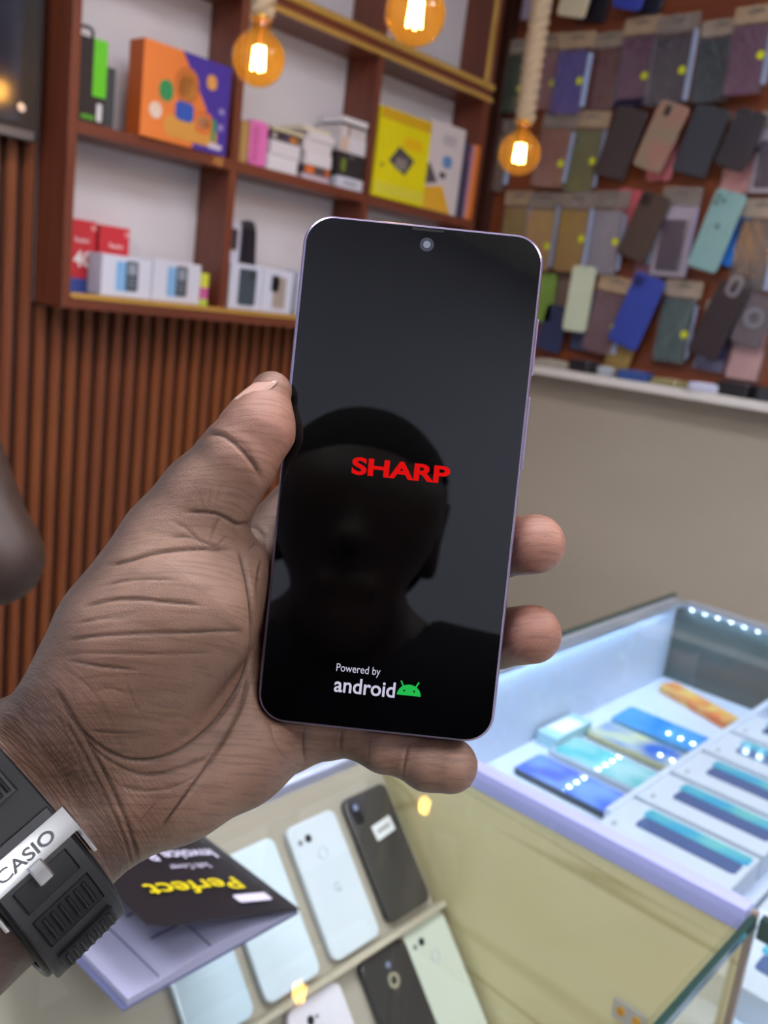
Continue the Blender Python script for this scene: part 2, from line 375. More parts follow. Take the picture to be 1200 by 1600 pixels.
for nm, x, z, wd, ht, c, r in (('sand_shape', .015, .035, .15, .045, '#d99a45', .02), ('orange_disc', -.004, .128, .064, .075, '#c8722f', .032), ('yellow_disc', -.004, .122, .044, .05, '#eba24e', .022),
                               ('blue_patch', -.006, .072, .05, .04, '#2d57b5', .012), ('green_disc', -.058, .104, .036, .044, '#2f8f55', .018), ('white_disc', -.083, .058, .034, .034, '#e6cdbb', .017),
                               ('sun_disc', .064, .150, .028, .032, '#e0a04e', .013), ('orange_patch', .048, .060, .045, .045, '#e2742f', .01), ('pale_patch', .048, .060, .03, .028, '#e8b98c', .008), ('green_patch', .078, .05, .012, .05, '#3f8f5a', .005),
                               ('pale_dot', .098, .060, .015, .015, '#9a90c8', .007), ('pale_dot', .098, .095, .015, .012, '#9a90c8', .005), ('caption_strip', .085, .016, .04, .012, '#cfc6dd', .004)):
    face(t, nm, x, z, wd, ht, c, r, .0016 if c != '#d99a45' else .001)

# upper middle compartment
carton('small_carton', 'narrow tan box squeezed beside the pink case', 1.455, 1.481, .095, ZM, '#b08a52', d=.06)
t = thing('pink_case', 'bright pink rounded box beside the stacked white boxes', 'box', (1.513, 1.852, ZM))
slab('case_body', .055, .105, .06, .012, pm('pink', '#dd72b8', .45), t, loc=(0, .06, .0525), rot=(math.pi / 2, 0, 0), bev=.004); face(t, 'deep_pink_panel', -.012, .05, .022, .085, '#c9609c', .006)  # front panel in a darker pink than the body
def stack(x, z, items, base):
    for wd, ht, dx, col, lab, deco in items:
        t = carton('phone_box', lab, x + dx - wd / 2, x + dx + wd / 2, ht - .0006, z, col, d=.085, group='phone boxes stacked on the middle shelf', Y=1.850 + random.uniform(-.004, .006))
        for d in deco: face(t, *d)
        z += ht
stack(1.592, ZM, [(.100, .038, 0, '#d9d6de', 'lowest white box in the stack beside the pink case', ()), (.096, .034, .004, '#d5d0d6', 'second white box in the stack beside the pink case', ()),
                  (.098, .022, .002, '#3b3032', 'black box with orange print over two white boxes', [('orange_print', .03, .01, .026, .012, '#c47a34', .003), ('grey_print', -.034, .011, .014, .014, '#a9a4a4', .003), ('violet_print', .006, .012, .012, .01, '#5a4f80', .003)]),
                  (.105, .010, .008, '#c7bd9e', 'thin cream box lying on top of the black box', ())], 0)
stack(1.710, ZM, [(.096, .014, .002, '#c9b9c8', 'thin pale lilac box at the foot of the middle stack', ()), (.094, .022, 0, '#5a4548', 'brown and orange box low in the middle stack', [('orange_print', -.025, .011, .03, .018, '#e3742d', .003), ('orange_print', .038, .011, .014, .018, '#d0682b', .003)]),
                  (.092, .032, .002, '#dad5db', 'white box above the orange printed box', ()), (.098, .030, -.002, '#d6d0d4', 'white box second from the top of the middle stack', ()), (.090, .018, .006, '#dbd5da', 'slim white box topping the middle stack', ()), (.100, .012, -.01, '#d6cdb9', 'thin ivory box lying across the middle stack', ())], 0)
stack(1.832, ZM, [(.100, .030, .002, '#cfd0de', 'white box at the foot of the stack beside the yellow box', [('grey_print', .0, .015, .05, .006, '#8c8c99', .002)]), (.104, .062, -.002, '#2d2a2b', 'tall black box with a green leaf print', [('green_print', -.028, .028, .016, .034, '#74862c', .007), ('grey_print', .0, .052, .02, .006, '#6a6668', .002)]),
                  (.100, .040, .002, '#d8d4da', 'white and peach box above the tall black box', [('peach_print', -.034, .02, .03, .034, '#d3b9a6', .002)]), (.098, .028, .004, '#d2cacb', 'white box with a red ribbon stripe', [('red_stripe', -.018, .013, .005, .026, '#7a2f26', .001)]),
                  (.100, .004, .002, '#2b2626', 'flat dark box lid between the white boxes', ()), (.094, .016, .002, '#dedade', 'slim white box on top of the dark lid', ())], 0)

# upper right compartment
t = carton('tablet_box', 'tall yellow tablet box with a dark device picture', 1.914, 2.132, .235, ZM, '#e2d400', Y=1.835, d=.05)
face(t, 'amber_band', 0, .219, .214, .028, '#d0a412', .001); face(t, 'amber_patch', .035, .16, .08, .03, '#e8b800', .012); face(t, 'pale_band', 0, .024, .212, .03, '#d6cc3c', .001)  # printed bands and a rounded amber patch
vs = [(-.06, .10), (-.022, .145), (.048, .118), (.012, .072)]
put('device_picture', mesh('device_picture', [(a, -.0014, b) for a, b in vs] + [(a, 0, b) for a, b in vs], [(0, 1, 2, 3), (7, 6, 5, 4), (0, 4, 5, 1), (1, 5, 6, 2), (2, 6, 7, 3), (3, 7, 4, 0)]), pm('dark_device', '#4a4448', .4), t)
for k in range(4): face(t, 'icon', -.026 + .012 * k, .098 + .004 * (k % 2), .008, .03, '#98908a', .002, .0022)
face(t, 'small_mark', -.085, .085, .014, .014, '#a89a20', .004)
t = carton('headset_box', 'white box with yellow corner and blue figure beside the yellow box', 2.136, 2.300, .25, ZM, '#cfc3c4', Y=1.842, d=.05)
def tri(t, name, pts, col, pr=.0012): n = len(pts); put(name, mesh(name, [(a, -pr, b) for a, b in pts] + [(a, 0, b) for a, b in pts], [tuple(range(n)), tuple(range(2 * n - 1, n - 1, -1))] + [(i, (i + 1) % n, n + (i + 1) % n, n + i) for i in range(n)]), pm('print_' + col.strip('#'), col, .5), t)
tri(t, 'yellow_corner', [(-.081, .001), (.05, .001), (.0, .075), (-.081, .062)], '#dda62a'); tri(t, 'dark_device', [(-.081, .07), (-.025, .082), (-.07, .13), (-.081, .125)], '#544b55')
face(t, 'blue_figure', .01, .145, .045, .035, '#5f86b8', .015); face(t, 'grey_caption', .01, .205, .06, .03, '#b5abb0', .006); face(t, 'dark_mouse', -.005, .105, .03, .018, '#453f46', .007); face(t, 'grey_hand', -.01, .035, .045, .02, '#a79ba8', .008)
t = carton('book', 'thin dark blue box leaning at the shelf end', 2.303, 2.335, .215, ZM, '#3a3550', Y=1.838, d=.06); face(t, 'red_mark', .002, .18, .012, .02, '#7c3a55', .003); face(t, 'lilac_edge', .0135, .107, .004, .21, '#8d84c4', .001)
t = carton('book', 'thin orange box at the very end of the shelf', 2.337, 2.368, .218, ZM, '#e07a22', Y=1.832, d=.06); face(t, 'pale_spine', -.013, .11, .004, .214, '#b7a7c4', .001)

# lower left compartment
def red_box(x0, x1, h, lab, big):
    t = carton('phone_box', lab, x0, x1, h, ZB, '#c92c38', Y=1.928, d=.03, group='red phone boxes')
    cx = 0.004
    text('lettering', 'Redmi', .02, m_txtw, t, fm(cx, h * .74), fit=(.034, .010)); text('lettering', big, .04, m_txtw, t, fm(cx, h * .50), bold=.001, fit=(.062, .036))
    face(t, 'logo_patch', .032, h - .014, .012, .012, '#e09090', .003); face(t, 'blue_picture', -.004, .024, .06, .034, '#3d4f9a', .008)
    return t
red_box(1.054, 1.131, .168, 'red phone box printed 14C standing against the shelf side', '14C')
red_box(1.140, 1.217, .165, 'red phone box half hidden behind a white phone box', '14C')
def feature_box(x0, x1, h, lab):
    t = carton('phone_box', lab, x0, x1, h, ZB + .0115, '#cfd1e2', Y=1.858, d=.06, group='white keypad phone boxes')
    face(t, 'blue_panel', -.012, h * .50, .032, h * .72, '#7fb0df', .004); face(t, 'phone_picture', .012, h * .53, .032, h * .74, '#39424e', .006, .0014)
    face(t, 'screen_picture', .012, h * .70, .022, h * .28, '#8f97a6', .003, .002)
    for r in range(3): face(t, 'keypad_row', .012, h * (.28 + .09 * r), .022, .004, '#77818e', .001, .002)
feature_box(1.108, 1.236, .090, 'white keypad phone box standing in front of the red boxes')
feature_box(1.240, 1.374, .094, 'white keypad phone box standing beside the yellow and pink stick')
t = thing('highlighter', 'slim yellow green and pink upright stick beside the shelf divider', 'box', (1.392, 1.875, ZB + .0001)); hh = 0
for z0, z1, c in ((0, .026, '#b7d04c'), (.026, .054, '#c45a9c'), (.054, .088, '#cfd240')): slab('band', .026, .026, z1 - z0, .006, pm('hl_' + c[1:], c, .45), t, loc=(0, 0, z0))
# lower middle compartment
def smart_box(x0, x1, h, lab, Y, z, pics):
    t = carton('phone_box', lab, x0, x1, h, z, '#cdd0e3', Y=Y, d=.04 if Y > 1.9 else .06, group='white smartphone boxes')
    for x, z, wd, ht, c in pics: face(t, 'phone_picture', x, z, wd, ht, c, .006, .0015)
    return t
t = smart_box(1.462, 1.566, .112, 'white phone box with a dark green phone picture beside the divider', 1.857, ZB + .0115, [(.004, .056, .056, .090, '#3d4a54')]); face(t, 'camera_patch', .018, .088, .018, .022, '#2b343c', .004, .0022)
smart_box(1.569, 1.672, .110, 'white phone box with brown and black phone pictures', 1.857, ZB + .0115, [(.006, .052, .042, .080, '#a3968e'), (-.010, .074, .026, .042, '#3f3c44')])
t = smart_box(1.462, 1.536, .222, 'tall white box with a small dark watch picture behind the phone boxes', 1.921, ZB, [])
face(t, 'watch_picture', .006, .182, .040, .052, '#35343b', .006, .0015); face(t, 'silver_rim', .006, .182, .048, .06, '#c7bcc4', .008, .0008)
t = thing('bar_phone', 'black slim bar phone standing upright behind the white boxes', 'phone', (1.572, 1.938, ZB)); slab('phone_body', .046, .236, .012, .016, pm('bar_black', '#2f2e38', .35), t, loc=(0, .0, .118), rot=(math.radians(85), 0, 0), bev=.002)
slab('phone_screen', .038, .10, .0012, .004, pm('bar_screen', '#23222b', .15), t, loc=(0, -.0135, .165), rot=(math.radians(85), 0, 0)); slab('keypad', .036, .06, .0012, .004, pm('bar_keys', '#3c3b46', .5), t, loc=(0, -.0185, .075), rot=(math.radians(85), 0, 0))
t = smart_box(1.70, 1.80, .115, 'white phone box further along the bottom shelf beside its gold edge', 1.862, ZB + .0115, [(.0, .056, .05, .09, '#4a5568')])
t = carton('tablet_box', 'flat grey box on the bottom shelf by the corner post', 1.95, 2.16, .15, ZB, '#a7a5b0', Y=1.872, d=.05)

# ================================================================== PHONE CASES ON THE ACCESSORY WALL
m_clear = thin_glass('clear_plastic', '#f0eef2', 2.2, .10, .06, None, 45)
m_head = pm('header_card', '#a8998a', .22, noise=.4, scale=120, bump=1.0, alpha=.7)
m_fold_sheen = pm('sleeve_fold_sheen', '#9fb2d8', .25, noise=.35, scale=120, stretch=(1, .15, 1), bump=.3)  # sleeve edge strip, the plastic's pale highlight put into its colour
FOLD_SHEENS = [m_fold_sheen, pm('fold_sheen_grey', '#8d97b4', .3, noise=.4, scale=150, stretch=(1, .2, 1), bump=.4), pm('fold_sheen_lilac', '#a79fc0', .25, noise=.4, scale=110, stretch=(1, .2, 1), bump=.4)]
HEADS = [m_head, pm('header_clear', '#8f857e', .18, noise=.4, scale=140, bump=1.0, alpha=.6), pm('header_warm', '#b39a7e', .2, noise=.4, scale=110, bump=1.0, alpha=.75)]
m_sticker = pm('yellow_sticker', '#c9d016', .45)
m_peg = pm('steel_peg', '#b9bcc6', .25, .9)
m_hole = pm('camera_hole', '#141419', .3)
def hang_frame(top, bot, X):
    a = onp(*top, 0, X); b = onp(*bot, 0, X); h = np.linalg.norm(a - b); up = nrm(a - b); n = np.array([-1., 0, 0])
    return frame((a + b) / 2, np.cross(up, n), up, n), h
def peg(mt, h, parent, X):
    """wire hook from the board through the hang hole, part of the hung thing"""
    d = min(XR - .013 - X, .006 if X > 2.46 else .0125)
    put('hook', mesh('hook', *tube([(0, h / 2 - .008, -d), (0, h / 2 - .008, .012), (0, h / 2 - .002, .018)], .002, 6)), m_peg, parent)
G1 = 'packaged phone cases hanging on the board'; G2 = 'loose phone cases hanging on the board'
_np = [0]
def pack(top, bot, wpx, col, lab, X=None, sticker=True, fold=True, head='tan', wmm=None, strip=None, card=False):
    if X is None: _np[0] += 1; X = (2.4665, 2.450)[_np[0] % 2]
    mt, h = hang_frame(top, bot, X)
    a = onp((top[0] + bot[0]) / 2 - wpx / 2, (top[1] + bot[1]) / 2, 0, X); b = onp((top[0] + bot[0]) / 2 + wpx / 2, (top[1] + bot[1]) / 2, 0, X)
    wd = wmm or float(np.linalg.norm(a - b))
    t = thing('packaged_phone_case', lab, 'phone case', mtx=mt, group=G1)
    if card: slab('white_card', wd * .94, h * .84, .002, .006, pm('card_white', '#b9b2bd', .35, noise=.06), t, loc=(0, -h * .06, -.001))
    hc = h * (.56 if card else .76); cm = pm('case_' + col.strip('#'), col, .45, noise=.1, scale=25)
    cs = slab('case', wd * (.60 if card else .82), hc, .010, .010 if not card else .003, cm, t, loc=(-wd * .04, -h * (.14 if card else .115), .0004), bev=.002)
    for q, (x, y) in enumerate(((-.012, .0), (.004, .008), (.002, -.010))): disc('lens_ring', .006, .0016, pm('lens_' + col.strip('#'), col, .2, spec=.8, noise=.3), cs, (-wd * .18 + x, hc / 2 - .022 + y, .010), 12)
    slab('header_card', wd, h * .20, .0016, .006, random.choice(HEADS), t, loc=(0, h * .395, .004), bev=.0)
    slab('hang_slot', wd * .4, h * .035, .0024, .003, pm('slot_dark', '#6a5f58', .5), t, loc=(0, h * .43, .0042))
    slab('clear_sleeve', wd * .96, h * .80, .0142, .005, m_clear, t, loc=(0, -h * .10, -.0012))
    if fold: slab('sleeve_fold_sheen', wd * random.uniform(.06, .13), h * random.uniform(.6, .78), .010, .003, random.choice(FOLD_SHEENS), t, loc=(wd * .46, -h * random.uniform(.06, .12), .0035), bev=.001)
    if sticker: disc('round_sticker', .0105, .0008, m_sticker, t, (wd * .30, -h * .13 + sticker_dy(lab), .0135), 16)
    if strip: slab('bottom_strip', wd * .8, .02, .011, .003, pm('strip_' + strip.strip('#'), strip, .4), t, loc=(-wd * .04, -h * .47, .002))
    peg(mt, h, t, X); return t
def sticker_dy(lab): return ((sum(map(ord, lab)) % 9) - 4) * .003
def case(top, bot, wpx, col, lab, X=2.4500, cam_='square', t_=.011, yaw=0, rough=.45, col2=None, extra=None):
    mt, h = hang_frame(top, bot, X)
    a = onp((top[0] + bot[0]) / 2 - wpx / 2, (top[1] + bot[1]) / 2, 0, X); b = onp((top[0] + bot[0]) / 2 + wpx / 2, (top[1] + bot[1]) / 2, 0, X)
    wd = float(np.linalg.norm(a - b)) * .86
    mt = mt @ Matrix.Rotation(math.radians(yaw), 4, 'Y')
    t = thing('phone_case', lab, 'phone case', mtx=mt, group=G2)
    cm = pm('bare_' + col.strip('#') + (col2 or ''), col, rough, noise=.08, scale=14 if col2 else 25, col2=col2)
    slab('case_shell', wd, h, t_, .013, cm, t, bev=.003)
    dk = pm('bump_' + col.strip('#'), tuple(c * .6 for c in hexc(col)[:3]) + (1,), .3)
    if cam_ == 'square':
        s = slab('camera_bump', .030, .032, .0025, .007, dk, t, loc=(-wd / 2 + .022, h / 2 - .024, t_), bev=.0008)
        for x, y in ((-.007, .007), (-.007, -.007), (.007, 0)): disc('lens', .0048, .0015, m_hole, s, (x, y, .0025), 12)
    elif cam_ == 'hole': slab('camera_opening', .016, .028, .0015, .006, m_hole, t, loc=(-wd * .12, h / 2 - .024, t_))
    elif cam_ == 'lenses':
        for x, y in ((-.010, .008), (-.010, -.010), (.008, -.001)): disc('lens', .0075, .003, pm('lens_teal', '#5a7d7c', .3), t, (-wd / 2 + .026 + x, h / 2 - .026 + y, t_), 14)
    if extra == 'ring_oval':
        put('ring_stand', mesh('ring_stand', *rr_ring(.040, .056, .011, .004)), pm('ring_grey', '#7d7c86', .3, .5), t, loc=(.0, h / 2 - .004, t_ + .001))
    if extra == 'ring':
        disc('ring_stand', .028, .004, pm('ring_grey', '#7d7c86', .3, .5), t, (0, .006, t_ + .001), 28, inner=.014)
    if extra == 'leaf':
        put('fruit_logo', mesh('fruit_logo', *fruit()), pm('logo_dark', '#4f6d6c', .4), t, loc=(.0, .012, t_ + .0006))
    peg(mt, h, t, X); return t
def rr_ring(wd, ht, bw, t):
    o = rr_outline(wd, ht, wd * .45, 6); i = rr_outline(wd - 2 * bw, ht - 2 * bw, (wd - 2 * bw) * .3, 6); n = len(o)
    vs = [(x, y, 0) for x, y in o] + [(x, y, t) for x, y in o] + [(x, y, t) for x, y in i] + [(x, y, 0) for x, y in i]; fs = []
    for q in range(4):
        for k in range(n): fs.append((q * n + k, q * n + (k + 1) % n, ((q + 1) % 4) * n + (k + 1) % n, ((q + 1) % 4) * n + k))
    return vs, fs
def fruit():
    pts = []
    for k in range(40):
        a = 2 * math.pi * k / 40 + math.pi / 2; r = .0078 * (1 - .16 * math.exp(-((k if k < 20 else 40 - k) / 3.0) ** 2)) * (1 - .07 * math.exp(-((k - 20) / 3.0) ** 2))
        x, y = r * .93 * math.cos(a), r * math.sin(a)
        d = math.hypot(x - .0098, y - .0008)
        if d < .0045: x = .0098 - .0045 * (.0098 - x) / d; y = .0008 + .0045 * (y - .0008) / d
        pts.append((x, y))
    n = len(pts); vs = [(x, y, 0) for x, y in pts] + [(x, y, .0006) for x, y in pts]
    fs = [tuple(range(n, 2 * n))] + [(k, (k + 1) % n, n + (k + 1) % n, n + k) for k in range(n)]
    lf = [(.0004, .0082), (.0012, .0105), (.0034, .0122), (.0032, .0096)]; b = len(vs); vs += [(x, y, .0006) for x, y in lf]; fs.append((b + 3, b + 2, b + 1, b)[::-1])
    return vs, fs

# --- top row, cut by the picture's upper edge
pack((858, -95), (836, 32), 46, '#9b93ae', 'pale lilac packaged case above the green one, beside the rope', sticker=False)
case((925, -78), (892, 28), 52, '#cfc3a4', 'cream phone case with black rim hung over a dark one', cam_='hole', X=2.4335)
case((950, -70), (922, 36), 56, '#1d1a26', 'black phone case partly behind the cream case', X=2.4830)
case((1015, -85), (978, 16), 54, '#2f3f9f', 'royal blue phone case at the top of the board', X=2.4335); case((1040, -80), (1008, 22), 56, '#1f2033', 'dark navy case tucked behind the royal blue case', X=2.4830)
# --- first full row
pack((810, 62), (796, 178), 50, '#3a4a38', 'dark green packaged phone case beside the corner')
pack((865, 52), (846, 174), 46, '#8d5a5c', 'dusty rose packaged case half behind the rope', X=2.4830)
pack((906, 50), (884, 180), 54, '#4f4590', 'violet packaged phone case with a yellow round sticker')
pack((955, 50), (937, 175), 52, '#6a3c38', 'reddish brown packaged case without a fold', fold=False, sticker=False, X=2.4830)
pack((1008, 26), (986, 166), 56, '#5b3450', 'plum packaged case with a navy strip at its foot', strip='#2b2848')
pack((1064, 22), (1040, 166), 66, '#3f3b44', 'charcoal packaged phone case in a wrinkled sleeve')
pack((1130, 30), (1108, 162), 60, '#26383e', 'deep teal packaged case in the first full row', fold=False, sticker=False)
pack((1186, 8), (1160, 150), 66, '#65405a', 'wide plum packaged case beside the deep teal one', X=2.4500)
# --- second row
pack((788, 186), (768, 300), 46, '#7d6a5a', 'tan packaged phone case behind the small bulb', sticker=False, X=2.4830)
pack((880, 176), (856, 294), 54, '#8a5a50', 'terracotta pink packaged case in the second row')
pack((928, 174), (902, 300), 58, '#5f6336', 'olive green packaged phone case')
case((992, 170), (952, 278), 58, '#3a3033', 'dark brown loose case leaning beside the olive package', cam_='none', X=2.4500)
case((1045, 190), (1030, 284), 46, '#c06a72', 'coral pink case hidden behind the clear gold case', X=2.4830, cam_='none')
case((1058, 162), (1010, 266), 56, '#857a68', 'clear gold case fading to pink with a camera opening', cam_='hole', col2='#9a7064', rough=.25, X=2.4335)
case((1118, 168), (1076, 274), 66, '#33363f', 'slate navy loose case with a ridged edge', cam_='none', X=2.4500)
case((1180, 174), (1138, 264), 60, '#2b2830', 'plain black loose case over a pink box', cam_='none', X=2.4335)
pack((1176, 176), (1152, 304), 60, '#c58a88', 'pink packaged case behind the plain black one', sticker=False, X=2.4830)
pack((1216, 172), (1192, 304), 48, '#3d3145', 'white framed package with a dark violet case', card=True, sticker=False, X=2.4665)
# --- third row
pack((814, 298), (800, 412), 44, '#8d7a3a', 'olive gold packaged case behind the held phone corner', sticker=False, X=2.4830)
pack((856, 300), (838, 424), 50, '#a88450', 'sand coloured packaged case beside the olive gold one', X=2.4665)
pack((908, 300), (888, 426), 52, '#95742e', 'mustard packaged phone case with a yellow sticker')
pack((960, 298), (940, 430), 56, '#8a8690', 'silver grey packaged phone case')
case((990, 296), (966, 372), 46, '#b8525f', 'hot pink case peeking from behind the silver package', X=2.4830, cam_='none')
case((1030, 304), (986, 404), 56, '#45362f', 'chocolate brown loose case with a camera bump', X=2.4500)
case((1038, 326), (1010, 412), 40, '#8fb2c4', 'pale blue case edge behind the chocolate brown case', X=2.4830, cam_='none')
pack((1070, 292), (1042, 434), 62, '#3d3346', 'white framed package with a dark window between brown and mint', card=True, sticker=False, X=2.4665)
case((1158, 330), (1126, 414), 50, '#2f7fe0', 'bright blue case behind the mint green case', X=2.4830, cam_='none')
case((1146, 300), (1096, 422), 58, '#7aa0a0', 'mint green case with lenses and a fruit logo', cam_='lenses', extra='leaf', X=2.4335)
pack((1196, 310), (1168, 456), 66, '#3f3839', 'dark taupe packaged case beside the mint green case', sticker=False, X=2.4665)
pack((1024, 392), (1012, 446), 52, '#7a4c5c', 'small mauve package under the chocolate brown case', sticker=False, X=2.4830, fold=False)
# --- fourth row
case((860, 428), (850, 504), 30, '#6f8f3c', 'lime green case half hidden by the held phone', cam_='none', X=2.4665)
case((886, 424), (870, 500), 40, '#6e5c54', 'grey brown case behind the cream case', cam_='none', X=2.4830)
case((876, 478), (856, 548), 44, '#2c3558', 'navy case low on the board beside the cream case', cam_='none', X=2.4665)
case((914, 416), (896, 518), 38, '#a4a991', 'slim cream green case turned sideways', cam_='none', yaw=35, X=2.4335)
case((925, 455), (908, 548), 40, '#2f3a5a', 'ink blue case behind the slim cream case', cam_='none', X=2.4830)
pack((968, 432), (934, 552), 56, '#6f5258', 'mauve packaged case beside the royal blue loose case', X=2.4665)
case((1020, 432), (972, 540), 58, '#2c3f96', 'cobalt blue loose case tilted beside the mauve package', X=2.4335)
case((978, 530), (960, 584), 44, '#8d7440', 'gold case under the cobalt blue case', X=2.4665, cam_='none')
pack((1072, 438), (1046, 566), 58, '#2f5250', 'sea green packaged case with a yellow sticker', X=2.4665)
pack((1134, 470), (1108, 580), 56, '#34376a', 'indigo case in a clear sleeve behind the black ring case', sticker=False, X=2.4830, fold=False)
case((1152, 446), (1096, 556), 60, '#2a2025', 'black case with an oval grey ring stand', cam_='none', extra='ring_oval', X=2.4335)
case((1196, 462), (1164, 540), 60, '#5c5359', 'smoky grey case with a round ring stand', cam_='none', extra='ring', X=2.4500)
pack((1190, 470), (1160, 594), 60, '#c3938e', 'pale pink package under the smoky ring case', sticker=False, X=2.4830, fold=False)

# --- loose goods lying on the ledge
ZL = 1.3305
def flat(px, py, wd, ht, t_, col, lab, rot=0, name='flat_package', X=2.405, z=ZL):
    p = onp(px, py, 0, X); o = thing(name, lab, 'package', (p[0], p[1], z), 'flat packages lying on the white ledge', rot=(0, 0, math.radians(rot)))
    slab('wrapper', wd, ht, t_, .008, pm('flat_' + col.strip('#'), col, .4, noise=.2, scale=60), o, bev=min(.003, t_ * .35)); slab('label_card', wd * .6, ht * .5, .001, .003, pm('flatlabel_' + col.strip('#'), tuple(min(1, c * 1.6 + .05) for c in hexc(col)[:3]) + (1,), .5), o, loc=(0, 0, t_)); return o
flat(866, 568, .08, .10, .022, '#8d8478', 'grey package lying on the ledge beside the held phone', 20)
flat(912, 577, .06, .08, .034, '#26242a', 'black pouch on the ledge under the mauve package', -15); flat(945, 588, .05, .05, .026, '#8b8f96', 'small silver packet on the ledge next to the black pouch', 30, X=2.39)
flat(992, 590, .07, .09, .026, '#24407f', 'blue packet on the ledge under the gold case', 10); flat(1046, 598, .07, .08, .018, '#8f8560', 'khaki flat packet on the ledge', -8)
flat(1100, 612, .07, .08, .022, '#aeb0c6', 'pale lilac packet on the ledge below the indigo case', 15, X=2.39); flat(1152, 612, .08, .09, .036, '#1e1d22', 'black wrapped pack on the ledge below the pink package', -5); flat(1212, 626, .09, .09, .034, '#24242a', 'glossy black pouch on the ledge at its near end', 8)
flat(1078, 584, .035, .10, .008, '#b58d78', 'peach coloured packet on the ledge against the board', 4, X=2.465)

# ================================================================== COUNTERS
m_pane = thin_glass('counter_glass', '#fafcfc', 1.0)
m_edge = pm('glass_edge_green', '#27413f', .2, noise=.2, scale=60, spec=.7)
m_lw = pm('counter_white', '#dfe3ea', .45, noise=.03)
m_ylw = wood('yellow_laminate', '#c2b476', '#d6c98e', '#cabd80', .3, 'Y', .12)
_nt = m_ylw.node_tree
for n_ in _nt.nodes:
    if n_.type == 'MAPPING': n_.inputs['Scale'].default_value = (8, 2.2, 26)
    if n_.type == 'TEX_NOISE': n_.inputs['Scale'].default_value = .34; n_.inputs['Detail'].default_value = 1.5; n_.inputs['Distortion'].default_value = 1.0
    if n_.type == 'VALTORGB':                      # thin darker veins on a pale ground
        e_ = n_.color_ramp.elements; e_[0].position = .40; e_[0].color = hexc('#e6deb6'); e_[1].position = .70; e_[1].color = hexc('#dfd5a8')
        for p_, c_ in ((.485, '#e2d9b0'), (.50, '#b3a67a'), (.515, '#e2d9b0')): e_.new(p_).color = hexc(c_)
m_rail = pm('lilac_rail', '#a9aee6', .4, noise=.03)
m_led = em('led_chip', (.50, .73, 1, 1), 105)
m_tape = pm('led_tape', '#e8e8e8', .5)
def led_strip(name, lab, a, b, n, d=(0, 0, -1), size=.0045, mat=m_led):
    """flat tape with a row of separate light chips on its underside"""
    a = np.array(a, float); b = np.array(b, float); x = nrm(b - a); z = np.array(d, float); y = np.cross(z, x)
    t = thing(name, lab, 'light strip', mtx=frame((a + b) / 2, x, y, z), group='light strips inside the showcases'); L = np.linalg.norm(b - a)
    bbox('tape', -L / 2, L / 2, -.005, .005, 0, .001, m_tape, t)
    me = mesh('chip', *rr(size, size, .0012, .0008, 0, 2)); me.materials.append(mat)
    for k in range(n): put('chip', me, None, t, loc=(-L / 2 + L * (k + .5) / n, 0, .001))
    return t

# ---- near glass counter (racks of used phones inside)
AX0, AX1, AY0, AY1, AT = -.75, .728, .178, .642, .998
ca = thing('glass_counter', 'low glass counter holding a slanted phone rack', 'counter', ((AX0 + AX1) / 2, (AY0 + AY1) / 2, 0))
def ap(name, x0, x1, y0, y1, z0, z1, m, bev=0.0): cx, cy = (AX0 + AX1) / 2, (AY0 + AY1) / 2; return bbox(name, x0 - cx, x1 - cx, y0 - cy, y1 - cy, z0, z1, m, ca, bev)
ap('base_cabinet', AX0, AX1, AY0 + .01, AY1, 0.0, .60, m_lw, .002)
ap('floor_board', AX0 + .001, AX1 - .001, AY0 + .008, AY1 - .013, .601, .612, pm('counter_floor', '#b5ac98', .5))
ap('back_panel', AX0, AX1, AY1 - .012, AY1, .601, .985, m_lw)
ap('back_rail', AX0, AX1, AY1 - .022, AY1 - .0125, .93, .944, pm('pale_rail', '#c6c8e6', .4))
ap('front_pane', AX0, AX1, AY0, AY0 + .005, .601, .991, m_pane)
ap('top_pane', AX0, AX1, AY0 - .002, AY1, .992, .9925, m_pane)
ap('glass_edge', AX0, AX1 + .002, AY0 - .008, AY0 - .0022, .988, .9985, m_edge, .001)
ap('glass_edge', AX0, AX1, AY1, AY1 + .004, .986, .9985, m_edge)
hp = onp(984, 1586, 0, .734)
hg = thing('hinge', 'small steel hinge plate with brass screws on the yellow panel', 'hinge', (.7335, hp[1], hp[2]))
bbox('plate', -.002, 0, -.016, .016, -.010, .010, m_alu, hg, .0005)
for dy in (-.008, .008): disc('screw', .0042, .0015, pm('screw_brass', '#d9a23c', .3, .6), hg, (-.002, dy, 0), 12, rot=(0, -math.pi / 2, 0))
